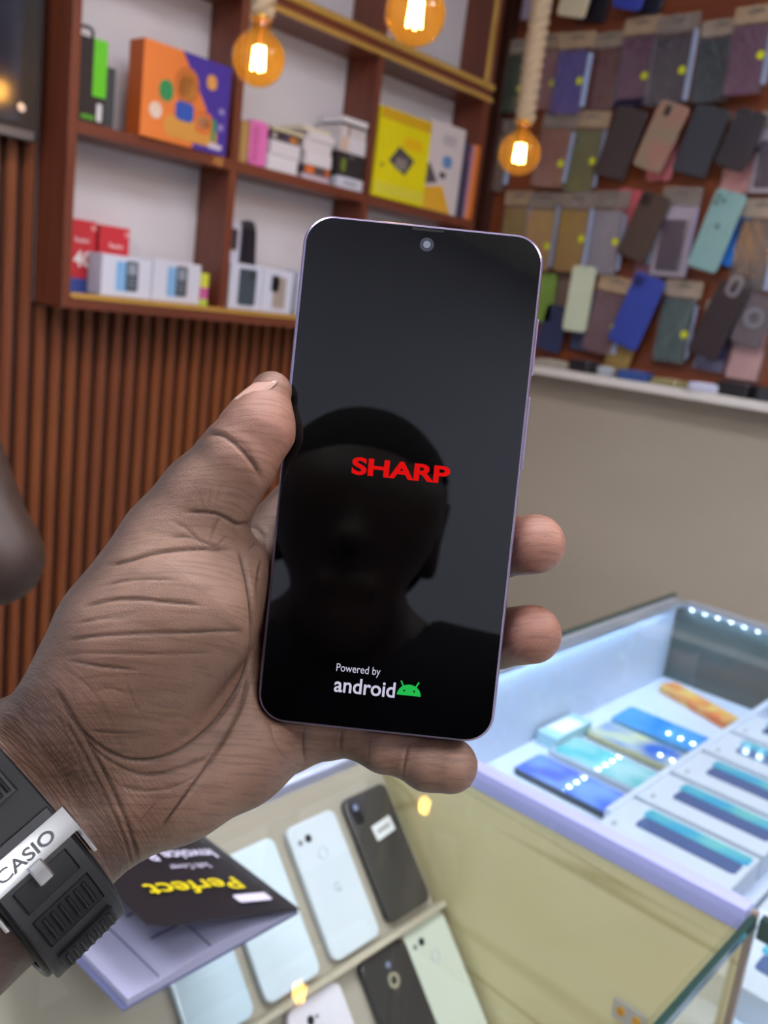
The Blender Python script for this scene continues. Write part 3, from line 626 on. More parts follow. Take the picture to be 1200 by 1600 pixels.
# rack
SL = np.array([0, -.653, -.758]); NR = np.array([0, -.758, .653]); RO = np.array([.726, .58, .942]); XA = np.array([1., 0, 0])
m_rack = pm('rack_felt', '#a39a8c', .8, noise=.08, scale=8)
rk = thing('phone_rack', 'slanted greige display rack inside the glass counter', 'display rack', mtx=frame(RO, XA, -SL, NR))
bbox('backboard', -1.40, 0, -.36, .018, -.012, -.0005, m_rack, rk, .001)
for s in (-.1475, -.292): bbox('lip', -1.40, 0, s - .006, s, -.0002, .016, pm('rack_lip', '#b3aa96', .7, noise=.06), rk, .001)
def rack_phone(x0, s0, col, lab, kind='plain', wd=.0665, ht=.131, rough=.25):
    o = RO + XA * (x0 + wd / 2 - RO[0]) + SL * (s0 + ht / 2) + NR * .0003
    t = thing('smartphone', lab, 'phone', mtx=frame(o, XA, -SL, NR), group='used phones on the slanted rack')
    slab('phone_back', wd, ht, .008, .009, pm('ph_' + col.strip('#') + kind, col, rough, noise=.03, coat=.3), t, bev=.002, seg=6)
    dk = m_hole
    if kind in ('two', 'two_logo', 'one'):
        disc('lens', .004, .0006, dk, t, (-wd / 2 + .022, ht / 2 - .017, .008), 14)
        if kind != 'one': disc('flash', .0028, .0005, pm('flash_grey', '#6d7278', .3), t, (-wd / 2 + .011, ht / 2 - .018, .008), 12)
        else: disc('flash', .0018, .0005, pm('flash_grey', '#6d7278', .3), t, (-wd / 2 + .030, ht / 2 - .017, .008), 12)
        if kind != 'one': disc('fingerprint_ring', .0062, .0004, pm('ring_pale', '#a9b6bd', .3), t, (0, ht / 2 - .036, .008), 20, inner=.0054)
        if kind == 'two_logo': text('logo_letter', 'G', .012, pm('logo_grey', '#8d989e', .4), t, T(.002, -.006, .0083))
    if kind == 'sticker':
        slab('price_sticker', .030, .016, .0004, .001, pm('sticker_white', '#dedfe0', .5), t, loc=(.006, .022, .008), rot=(0, 0, .1)); slab('printed_line', .02, .004, .0003, .0005, pm('ink_grey', '#9a9a9e', .5), t, loc=(.006, .022, .0084), rot=(0, 0, .1))
        slab('camera_strip', .012, .022, .001, .004, pm('cam_dark', '#0e0e12', .15), t, loc=(-wd / 2 + .012, ht / 2 - .018, .008)); disc('lens', .0036, .0006, pm('lens_slate', '#7d86a0', .1), t, (-wd / 2 + .012, ht / 2 - .012, .009), 12)  # lens disc in plain slate blue
    if kind == 'ring':
        disc('fingerprint_ring', .0072, .0008, pm('ring_silver', '#cfcabb', .25, .7), t, (0, ht / 2 - .030, .008), 20, inner=.0042); disc('lens', .003, .0006, pm('lens_slate', '#7d86a0', .1), t, (0, ht / 2 - .015, .008), 12)
    return t
rack_phone(.406, .0125, '#c3d6e2', 'plain pale white phone at the low end of the upper rack row')
rack_phone(.486, .0125, '#cfdde6', 'plain white phone lying half under the notebook')
rack_phone(.569, .0125, '#cdd6de', 'white phone with two lenses and a small logo, between white and black phones', 'two_logo')
rack_phone(.6505, .0100, '#3a3838', 'black phone with a white price sticker', 'sticker')
rack_phone(.500, .1560, '#dcd8e2', 'lilac white phone with one lens on the lower rack row', 'one')
rack_phone(.595, .1560, '#2c2b30', 'black phone with a silver fingerprint ring', 'ring')
rack_phone(.6585, .1540, '#cbd2c4', 'pale green white phone beside the yellow panel', 'two')
rack_phone(.415, .1560, '#c9ccd2', 'plain grey white phone beside the lilac white phone')
led_strip('light_strip', 'white light strip along the back panel of the near counter', (AX0 + .05, AY1 - .018, .978), (AX1 - .02, AY1 - .018, .978), 46, (0, -.5, -.87), mat=em('led_near', (.80, .90, 1, 1), 66))

# ---- far showcase at a right angle
BX0, BX1, BY0, BY1, BF, BT = .735, 1.592, -1.0, .637, .84, .998
cb = thing('glass_showcase', 'lit white glass showcase beside the near counter', 'showcase', ((BX0 + BX1) / 2, -.18, 0))
def bp_(name, x0, x1, y0, y1, z0, z1, m, bev=0.0): return bbox(name, x0 - (BX0 + BX1) / 2, x1 - (BX0 + BX1) / 2, y0 + .18, y1 + .18, z0, z1, m, cb, bev)
bp_('base_cabinet', BX0 + .0142, BX1 - .012, BY0, BY1 - .011, 0, .829, m_lw, .002)
bp_('floor_board', BX0 + .0142, BX1 - .012, BY0, BY1 - .011, .8295, BF, pm('showcase_white', '#c6d4ea', .4, noise=.02))
bp_('side_panel', BX0, BX0 + .014, AY0 - .004, BY1, .0, .976, m_ylw)
bp_('side_pane', BX0 + .004, BX0 + .009, BY0, AY0 - .006, .832, .976, m_pane)
bp_('side_skirt', BX0, BX0 + .014, BY0, AY0 - .006, .0, .831, m_lw)
bp_('top_rail', BX0 - .002, BX0 + .016, AY0 + .002, BY1, .9765, BT, m_rail, .001)
bp_('corner_post', BX0 - .001, BX0 + .006, AY0 - .0065, AY0 - .0005, .60, .998, pm('post_brown', '#9c8f86', .4, .4))
bp_('edge_rail', BX0 - .001, BX0 + .009, BY0, AY0 - .009, .977, .996, m_edge, .001)
bp_('end_panel', BX0 + .0165, BX1, BY1 - .010, BY1, .0, .985, pm('panel_blue_white', '#c2cfe4', .4, noise=.03))
bp_('end_trim', BX0 + .0165, BX1 + .002, BY1 - .002, BY1 + .005, .9855, .9985, pm('dark_green_trim', '#35443c', .3), .001)
bp_('end_rail', BX0 + .0165, BX1 - .013, BY1 - .028, BY1 - .0022, .9855, .994, pm('rail_grey', '#a9b0bc', .35, .3), .001)
bp_('back_pane', BX1 - .010, BX1 - .005, BY0, BY1 - .0125, .832, .985, thin_glass('green_glass', '#a9bab6', .5, 0, .45, '#9fb0b4'))
bp_('back_rail', BX1 - .030, BX1 + .002, BY0, BY1 - .0285, .986, .994, pm('rail_grey', '#a9b0bc', .35, .3), .001)
bp_('back_skirt', BX1 - .0115, BX1, BY0, BY1 - .0105, 0, .8315, m_lw)
bp_('top_pane', BX0 + .0165, BX1 - .0125, BY0, BY1 - .0125, .9945, .995, m_pane)
bp_('partition', 1.0, BX1 - .0125, .424, .434, BF, BF + .030, pm('partition_white', '#c9d4e6', .4), .001)
bp_('partition', BX0 + .0165, BX1 - .0125, .232, .240, BF, BF + .022, pm('partition_white', '#c9d4e6', .4), .001)
led_strip('light_strip', 'white light strip inside the far end of the showcase', (BX0 + .06, BY1 - .016, .985), (BX1 - .06, BY1 - .016, .985), 30, (0, 0, -1), .006)
led_strip('light_strip', 'white light strip along the rear pane of the showcase', (BX1 - .018, BY1 - .032, .9855), (BX1 - .018, -.5, .9855), 46, (0, 0, -1), .006)
def show_phone(cx, cy, wd, ht, c1, c2, lab, z=BF + .0002, rot=0, lean=0, frame_c='#4a5058', rim=.003):
    t = thing('display_phone', lab, 'phone', (cx, cy, z + wd / 2 * abs(math.sin(math.radians(lean)))), 'phones lying in the lit showcase', rot=(0, math.radians(lean), math.radians(rot)))
    slab('phone_frame', wd, ht, .009, .008, pm('fr_' + frame_c.strip('#'), frame_c, .3, .3), t, bev=.0015)
    m = pm('wall_' + c1.strip('#'), c1, .012, col2=c2, scale=14, spec=.6, detail=1)
    slab('phone_screen', wd - 2 * rim, ht - 2 * rim, .0008, .006, m, t, loc=(0, 0, .009)); return t
show_phone(1.058, .512, .072, .150, '#3f4fd8', '#7fa8ee', 'display phone with a violet blue screen beside the teal phone')
show_phone(1.152, .512, .080, .150, '#3fb0b4', '#a8d4dc', 'display phone with a teal screen', frame_c='#aeb9c6', rim=.006)
show_phone(1.250, .508, .074, .146, '#c9d2a0', '#3f6fd0', 'display phone with a yellow and blue screen', lean=2, frame_c='#b9b48a')
show_phone(1.335, .512, .072, .146, '#2f86e0', '#4f9fe0', 'display phone with a bright blue screen next to the partition end', lean=-2, frame_c='#5d92b5')
t = thing('card_box', 'pale teal phone box behind the teal display phone', 'box', (1.185, .602, BF + .0002)); slab('box_body', .105, .036, .02, .003, pm('pale_teal', '#9fc6d2', .4), t, bev=.001); slab('white_label', .06, .03, .0006, .001, m_lw, t, loc=(0, 0, .02))
t = thing('patterned_box', 'long orange and yellow patterned box by the rear pane', 'box', (1.495, .520, BF + .0002), rot=(0, 0, math.radians(-20))); slab('box_body', .040, .150, .014, .003, pm('orange_box', '#d4733f', .4, col2='#d8b268', scale=40), t, bev=.001)
for k in range(6): slab('yellow_patch', .018, .016, .0006, .004, pm('patch_%d' % (k % 3), ('#d6a850', '#d9bd6a', '#c88a4a')[k % 3], .4), t, loc=(.004 * (-1) ** k, -.054 + .021 * k, .014))
m_pbox = pm('phone_box_white', '#c8d3e2', .35, noise=.03)
for k, (bx, by) in enumerate(((1.000, .338), (1.105, .338), (1.212, .338), (1.320, .338), (1.428, .338))):
    t = thing('phone_box', ('white phone box with a teal phone picture, next to the lilac rail', 'white phone box with a long blue phone picture, second from the rail', 'white phone box with a blue phone picture, third from the rail',
                            'white phone box with a blue phone picture, fourth from the rail', 'white phone box with a blue phone picture, next to the rear pane')[k], 'box', (bx, by, BF + .0002), 'white phone boxes in the showcase')
    slab('box_body', .096, .165, .034, .003, m_pbox, t, bev=.001)
    slab('dark_phone_picture', .030, .125, .0006, .006, pm('pic_navy', '#4f6796', .12, coat=.4), t, loc=(.002, -.012, .034)); slab('blue_phone_picture', .024, .132, .0006, .006, pm('pic_teal', '#2f9fd0', .12, coat=.4, col2='#6fc0c4', scale=18), t, loc=(.028, -.012, .0346))
    slab('logo_patch', .010, .005, .0005, .001, pm('logo_grey2', '#9aa2aa', .4), t, loc=(-.030, .068, .034))
for k in range(4):
    t = thing('phone_box', ('white phone box with a teal phone picture, nearest the rail behind the low partition', 'white phone box beyond the low partition, second from the rail', 'white phone box beyond the low partition, third from the rail', 'white phone box beyond the low partition, fourth from the rail')[k], 'box', (.86 + .108 * k, .140, BF + .0002), 'white phone boxes in the showcase')
    slab('box_body', .096, .165, .034, .003, m_pbox, t, bev=.001); slab('dark_phone_picture', .030, .125, .0006, .006, _mats['pic_navy'], t, loc=(.002, -.012, .034)); slab('blue_phone_picture', .024, .132, .0006, .006, _mats['pic_teal'], t, loc=(.028, -.012, .0346))

# ---- receipt book lying on the near counter glass
nb = thing('invoice_book', 'black covered invoice book with yellow lettering lying half open on the counter', 'notebook', (.439, .415, .9930))
m_page = pm('book_paper', '#9798b4', .6, noise=.04); m_cover = pm('book_cover', '#1c1b22', .3, noise=.15, scale=300)
bbox('back_cover', -.150, .002, 0, .21, 0, .0012, pm('back_cover', '#565a7c', .4), nb)
vs = []; fs = []; nx = 14                       # page block that swells towards the fold
for i in range(nx):
    u = i / (nx - 1); x = -.146 + .146 * u; z1 = .0065 + .011 * math.sin(min(1, u * 1.18) * math.pi) ** 1.2 * u - .0042 * max(0, u - .8) / .2
    for y in (.001, .206): vs += [(x, y, .0013), (x, y, z1)]
for i in range(nx - 1):
    a = 4 * i; b = a + 4; fs += [(a, b, b + 1, a + 1), (a + 3, b + 3, b + 2, a + 2), (a + 1, b + 1, b + 3, a + 3), (a, a + 2, b + 2, b)]
fs += [(0, 1, 3, 2), (4 * nx - 4, 4 * nx - 2, 4 * nx - 1, 4 * nx - 3)]
put('page_block', mesh('page_block', vs, fs), m_page, nb)
for k, (u0, y0) in enumerate(((.25, .03), (.25, .06), (.5, .045), (.62, .03))): bbox('ink_line', -.146 + .146 * u0, -.146 + .146 * u0 + .022, y0, y0 + .0022, .0125 + .006 * u0, .0131 + .006 * u0, pm('ink', '#5c5c80', .6), nb)
for u0 in (.16, .45): bbox('ruled_line', -.146 + .146 * u0, -.1452 + .146 * u0, .002, .2, .0088 + .007 * u0, .0094 + .007 * u0, pm('ink', '#5c5c80', .6), nb)
# cover sheet curling up from the fold
def cover_z(u): return .0035 + .050 * u ** .93
vs = []; fs = []; nx = 12
cor = [.030, .012, .004]
for i in range(nx):
    u = i / (nx - 1); x = .002 - .1355 * u; z = cover_z(u); y0 = -.001 + (.005 if i == nx - 1 else 0)
    for y in (y0, .208): vs += [(x, y, z), (x, y, z + .0012)]
for i in range(nx - 1):
    a = 4 * i; b = a + 4; fs += [(a, b, b + 1, a + 1), (a + 3, b + 3, b + 2, a + 2), (a + 1, b + 1, b + 3, a + 3), (a, a + 2, b + 2, b)]
fs += [(0, 1, 3, 2), (4 * nx - 4, 4 * nx - 2, 4 * nx - 1, 4 * nx - 3)]
cv = put('front_cover', mesh('front_cover', vs, fs), m_cover, nb)
def on_cover(x, y):                              # upside-down lettering frame on the sloping cover
    u = (.002 - x) / .1355; s = (cover_z(u + .02) - cover_z(u - .02)) / (-.1355 * .04)
    tx = nrm([1, 0, s]); return frame((x, y, cover_z(u) + .0028), -tx, (0, -1, 0), np.cross(-tx, (0, -1, 0)))
my = pm('print_yellow', '#d6c414', .5); ml = pm('print_lilac', '#cfcbe4', .5)
text('lettering', 'Perfect', .02, my, cv, on_cover(-.068, .038), bold=.0003, fit=(.088, .017)); text('lettering', 'Soft Cover', .01, ml, cv, on_cover(-.052, .066), fit=(.040, .0075))
text('lettering', 'Invoice Book', .02, ml, cv, on_cover(-.062, .084), bold=.0003, fit=(.100, .014))
o = slab('name_label', .034, .010, .0006, .002, ml, cv); o.matrix_local = on_cover(-.032, .016)

# ================================================================== HELD PHONE
PW, PH, PT = .072, .153, .0082
def _cn(px, py, d): return wc(at(px, py, d))
_d = .2716
cTL = V(476, 332, 269.2); cTR = V(852, 369, 268.6); cBL = V(400.5, 1125, 273.4); cBR = V(771, 1165.3, 272.8)
pc = (cTL + cTR + cBL + cBR) / 4
pxv = nrm((cTR - cTL) + (cBR - cBL)); pyv = (cTL - cBL) + (cTR - cBR); pyv = nrm(pyv - pxv * pyv.dot(pxv)); pzv = np.cross(pxv, pyv)
if pzv[2] > 0: pzv = -pzv
RW = M3.T                                        # camera-frame vector -> world
ph_m = frame(cw(pc), RW @ pxv, RW @ pyv, RW @ pzv)
hp_ = thing('smartphone', 'lilac framed smartphone with a dark start-up screen held upright in the hand', 'phone', mtx=ph_m)
m_frame = pm('lilac_metal', '#9a8fb0', .28, .75, noise=.04)
m_scr = pm('screen_glass', '#020203', .015, noise=.0, spec=.55)
fv, ff = rr(PW, PH, PT, .0088, .0016, 10, -PT)
put('phone_frame', mesh('phone_frame', fv, ff, smooth=False), m_frame, hp_)
slab('back_cover', PW - .004, PH - .004, .0006, .0075, pm('phone_back', '#8f86a6', .35), hp_, loc=(0, 0, -PT - .0006), bev=.0002, seg=8)
slab('front_glass', PW - .0021, PH - .0021, .00035, .0079, m_scr, hp_, loc=(0, 0, .0), bev=.0001, seg=12)
disc('front_camera', .0021, .00006, pm('cam_ring', '#3a3d48', .25), hp_, (.0008, PH / 2 - .0061, .00035), 20); disc('camera_lens', .0011, .0001, pm('cam_lens', '#7e8490', .1), hp_, (.0008, PH / 2 - .0061, .00041), 14)
slab('earpiece_slot', .0095, .0007, .0002, .0003, pm('slot_black', '#050506', .6), hp_, loc=(.0008, PH / 2 - .0018, .0002))
for y, h in ((.044, .017), (.018, .022)): bbox('side_button', PW / 2 - .0004, PW / 2 + .0007, y - h / 2, y + h / 2, -.0055, -.0028, m_frame, hp_, .0003)
def on_scr(px, py):
    r = ray(px, py); n = RW @ pzv; o = cw(pc) + n * .0006; t = n.dot(o - EYE) / n.dot(r); p = EYE + r * t - cw(pc)
    return float(p @ (RW @ pxv)), float(p @ (RW @ pyv))
Z = .00042
e_red = em('screen_red', '#ee1414', .8); e_wht = em('screen_white', '#dcd8f0', .8); e_grn = em('screen_green', '#24b84e', 1.0)
x, y = on_scr(626.5, 735)
text('brand_lettering', 'SHARP', .01, e_red, hp_, T(x, y, Z), bold=.00034, fit=(.0294, .0053), spacing=1.0)
x, y = on_scr(560, 1048); text('small_lettering', 'Powered by', .003, e_wht, hp_, T(x, y, Z), fit=(.0133, .0031))
x, y = on_scr(570, 1074); text('android_lettering', 'android', .005, e_wht, hp_, T(x, y, Z), bold=.00008, fit=(.0184, .0047))
x, y = on_scr(639, 1083); vs = []; fs = []; n = 20; R_ = .0036
vs = [(R_ * math.cos(math.pi * k / n), R_ * .92 * math.sin(math.pi * k / n), 0) for k in range(n + 1)]; fs = [tuple(range(n + 1))]
for s in (-1, 1):
    b = len(vs); vs += [(s * .0017, .0028, 0), (s * .0021, .0026, 0), (s * .0029, .0042, 0), (s * .0025, .0044, 0)]; fs.append((b, b + 1, b + 2, b + 3) if s > 0 else (b + 3, b + 2, b + 1, b))
put('robot_head_logo', mesh('robot_head_logo', vs, fs), e_grn, hp_, loc=(x, y - .0008, Z))
for s in (-1, 1): disc('logo_eye', .00032, .00004, pm('eye_black', '#06160a', .4), hp_, (x + s * .0015, y + .0006, Z + .00002), 10)

# ================================================================== BODIES (one continuous surface each, grown from joints)
def rc(P, a, ra, b, rb):
    a = np.asarray(a, np.float32); b = np.asarray(b, np.float32); ab = b - a; q = P - a
    t = np.clip((q @ ab) / max(float(ab @ ab), 1e-6), 0, 1)
    q -= t[:, None] * ab
    return np.sqrt(np.einsum('ij,ij->i', q, q)) - (ra + (rb - ra) * t)
def smin(a, b, k):
    h = np.maximum(k - np.abs(a - b), 0) / k
    return np.minimum(a, b) - h * h * k * .25
def chain(P, pts, k=3.0):
    """pts: list of (xyz, r)"""
    d = None
    for (a, ra), (b, rb) in zip(pts[:-1], pts[1:]):
        e = rc(P, a, ra, b, rb); d = e if d is None else smin(d, e, k)
    return d
def evalf(f, P, n=400000): return np.concatenate([f(P[i:i + n]) for i in range(0, len(P), n)])
def snets(f, lo, hi, h):
    lo = np.array(lo, float); n = np.ceil((np.array(hi, float) - lo) / h).astype(int) + 1
    ax = [(lo[i] + h * np.arange(n[i])).astype(np.float32) for i in range(3)]
    D = np.empty(n, np.float32); yz = np.stack(np.meshgrid(ax[1], ax[2], indexing='ij'), -1).reshape(-1, 2)
    st = max(1, 400000 // len(yz))
    for i in range(0, n[0], st):
        xs = ax[0][i:i + st]; P = np.empty((len(xs) * len(yz), 3), np.float32); P[:, 0] = np.repeat(xs, len(yz)); P[:, 1:] = np.tile(yz, (len(xs), 1))
        D[i:i + st] = f(P).reshape(len(xs), n[1], n[2])
    S = D < 0; cn = [(a, b, c) for a in (0, 1) for b in (0, 1) for c in (0, 1)]
    sl = lambda A, c: A[c[0]:c[0] + n[0] - 1, c[1]:c[1] + n[1] - 1, c[2]:c[2] + n[2] - 1]
    cnt = sum(sl(S, c).astype(np.int8) for c in cn); act = (cnt > 0) & (cnt < 8); idx = np.argwhere(act)
    num = -np.ones(act.shape, np.int64); num[act] = np.arange(len(idx))
    acc = np.zeros((len(idx), 3)); ct = np.zeros(len(idx))
    for i, c0 in enumerate(cn):
        for c1 in cn[i + 1:]:
            if sum(abs(a - b) for a, b in zip(c0, c1)) != 1: continue
            d0 = sl(D, c0)[act].astype(float); d1 = sl(D, c1)[act].astype(float); cr = (d0 < 0) != (d1 < 0); t = np.where(cr, d0 / np.where(cr, d0 - d1, 1), 0)
            p = np.array(c0)[None] + t[:, None] * (np.array(c1) - np.array(c0))[None]
            acc[cr] += p[cr]; ct += cr
    v = lo + h * (idx + acc / ct[:, None]); F = []
    for axis in range(3):
        o = [k for k in range(3) if k != axis]
        A = np.take(S, range(n[axis] - 1), axis); B = np.take(S, range(1, n[axis]), axis); e = np.argwhere(A != B); fl = A[tuple(e.T)]
        ok = np.all([(e[:, k] > 0) & (e[:, k] < n[k] - 1) for k in o], 0); e = e[ok]; fl = fl[ok]
        def cell(d1, d2): q = e.copy(); q[:, o[0]] -= d1; q[:, o[1]] -= d2; return num[tuple(q.T)]
        q = np.stack([cell(1, 1), cell(0, 1), cell(0, 0), cell(1, 0)], 1)
        if axis == 1: fl = ~fl
        q[~fl] = q[~fl][:, ::-1]; F.append(q)
    return v, np.concatenate(F)
def grad(f, v, e=.4):
    v = v.astype(np.float32); g = np.stack([evalf(f, v + np.eye(3, dtype=np.float32)[i] * e) - evalf(f, v - np.eye(3, dtype=np.float32)[i] * e) for i in range(3)], 1)
    return g / np.maximum(np.linalg.norm(g, axis=1, keepdims=True), 1e-6)
def settle(f, v, it=2, e=.4, lim=1.5):
    for _ in range(it):
        g = grad(f, v, e); d = np.clip(evalf(f, v.astype(np.float32)), -lim, lim); v = v - g * d[:, None]
    return v
def subdiv(v, q):
    e = np.concatenate([q[:, [0, 1]], q[:, [1, 2]], q[:, [2, 3]], q[:, [3, 0]]]); es = np.sort(e, 1); u, inv = np.unique(es, axis=0, return_inverse=True); inv = inv.reshape(-1)
    m = len(q); nv = len(v); ne = len(u); ev = (v[u[:, 0]] + v[u[:, 1]]) / 2; fv_ = v[q].mean(1)
    E = [inv[k * m:(k + 1) * m] + nv for k in range(4)]; c = np.arange(m) + nv + ne
    nq = np.concatenate([np.stack([q[:, k], E[k], c, E[k - 1]], 1) for k in range(4)])
    return np.concatenate([v, ev, fv_]), nq
def keep(v, q, mask):
    k = mask[q].all(1); q = q[k]; u = np.unique(q); mp_ = -np.ones(len(v), int); mp_[u] = np.arange(len(u)); return v[u], mp_[q]
def npmesh(name, v, q):
    me = bpy.data.meshes.new(name); me.vertices.add(len(v)); me.vertices.foreach_set('co', np.asarray(v, np.float32).ravel())
    me.loops.add(q.size); me.loops.foreach_set('vertex_index', q.ravel().astype(np.int32)); me.polygons.add(len(q))
    me.polygons.foreach_set('loop_start', np.arange(0, q.size, 4, dtype=np.int32)); me.update(calc_edges=True); me.validate()
    me.polygons.foreach_set('use_smooth', [True] * len(me.polygons)); return me
def attr(me, name, val):
    if val.ndim == 1: a = me.attributes.new(name, 'FLOAT', 'POINT'); a.data.foreach_set('value', val.astype(np.float32))
    else: a = me.attributes.new(name, 'FLOAT_VECTOR', 'POINT'); a.data.foreach_set('vector', val.astype(np.float32).ravel())

# ---- left hand of the photographer, joints given in the camera frame (mm)
AXA = nrm([-.628, .539, -.562])                  # along the forearm, towards the elbow
UU = nrm(np.array([.66, .753, -.013]) - AXA * np.dot([.66, .753, -.013], AXA)); VVv = np.cross(UU, AXA)
if VVv[2] > 0: VVv = -VVv
W0 = V(75, 1232, 268); ELB = np.array([-262., 222., 118.])
WO = V(3, 1298, 256)                             # wrist under the watch
def hand_palm(P):
    d = None; k = 9
    def add(e, kk=k):
        nonlocal d; d = e if d is None else smin(d, e, kk)
    for s in (-1, 1):                            # radius and ulna
        o = UU * 9.5 * s
        add(chain(P, [(ELB + o * .4, 34), (WO + AXA * 60 + o * 1.1, 26 if s > 0 else 25), (WO + o, 21.5), (W0 + o, 20.5)], 12), 10)
    add(chain(P, [(V(95, 1190, 268), 19), (V(250, 1040, 280), 18), (V(395, 905, 290), 14.5)]))
    add(chain(P, [(V(110, 1215, 270), 19), (V(290, 1090, 284), 17), (V(440, 965, 297), 13.5)]))
    add(chain(P, [(V(120, 1240, 270), 19), (V(300, 1140, 284), 17), (V(480, 1045, 297), 13)]))
    add(chain(P, [(V(130, 1268, 267), 18.5), (V(270, 1215, 272), 19), (V(372, 1172, 281), 17.3), (V(440, 1148, 290), 13)]), 8)
    add(chain(P, [(V(125, 1120, 258), 19), (V(196, 990, 256), 19), (V(275, 852, 262), 15.2)]), 9)     # thumb metacarpal
    add(chain(P, [(V(220, 1050, 262), 21), (V(290, 950, 262), 22), (V(330, 900, 268), 17)]), 10)        # ball of the thumb
    return d
def hand_thumb(P):
    th = chain(P, [(V(273, 850, 262), 14.6), (V(320, 784, 261), 13.2), (V(368, 722, 259), 11.7)], 4)
    th = smin(th, chain(P, [(V(372, 716, 259), 11.2), (V(404, 668, 260), 10.2), (V(424, 612, 262), 5.9)], 3), 2.2)
    return th
def hand_fing(P, d):
    d = smin(d, chain(P, [(V(396, 890, 290), 13), (V(500, 760, 303), 10.5), (V(600, 680, 300), 9), (V(640, 635, 293), 8)]), 4)
    d = smin(d, chain(P, [(V(440, 955, 296), 13), (V(640, 880, 306), 10.5), (V(780, 856, 300), 9.6), (V(836, 850, 283), 9.4)]), 3)
    d = smin(d, chain(P, [(V(482, 1045, 296), 12.5), (V(650, 1010, 306), 10.5), (V(776, 997, 300), 9.6), (V(831, 991, 283), 9.2)]), 3)
    pk = chain(P, [(V(452, 1138, 294), 12.5), (V(508, 1140, 294), 9.4), (V(548, 1146, 291), 7.6)], 3)
    pk = smin(pk, chain(P, [(V(548, 1146, 290), 7.4), (V(602, 1165, 287), 8.4), (V(634, 1176, 285), 7.7)], 2), 1.5)
    pk = smin(pk, chain(P, [(V(638, 1178, 285), 7.7), (V(668, 1190, 284), 8.8), (V(703, 1196, 282), 8.6)], 2), 1.5)
    return smin(d, pk, 4)
def phone_cut(P):
    q = P - pc.astype(np.float32); a = np.abs(q @ pxv.astype(np.float32)) - 27.3; b = np.abs(q @ pyv.astype(np.float32)) - 67.8; z = q @ pzv.astype(np.float32)
    d2 = np.hypot(np.maximum(a, 0), np.maximum(b, 0)) + np.minimum(np.maximum(a, b), 0) - 8.85      # rounded outline of the phone
    return np.maximum(d2, -(z + PT * 1000 + .8)), z - .5                                                # flesh stays beside and behind it
def carve(d, c, k=2.0):
    h = np.maximum(k - np.abs(d + c), 0) / k
    return np.maximum(d, -c) + h * h * k * .25
def hand_sdf(P):
    c, f = phone_cut(P); th = hand_thumb(P)
    d = smin(carve(hand_fing(P, hand_palm(P)), c), th, 5)
    return carve(d, np.maximum(c, f), .6)                # only the thumb may rest over the glass edge
cut_pt = WO + AXA * 4                            # seam hidden under the watch strap
hv, hq = snets(hand_sdf, (-165, -62, 226), (66, 150, 322), 1.05)
hv = settle(hand_sdf, hv); hv, hq = keep(hv, hq, (hv - cut_pt) @ AXA < 0)
hv, hq = subdiv(hv, hq); hv = settle(hand_sdf, hv, 1); hn = grad(hand_sdf, hv)
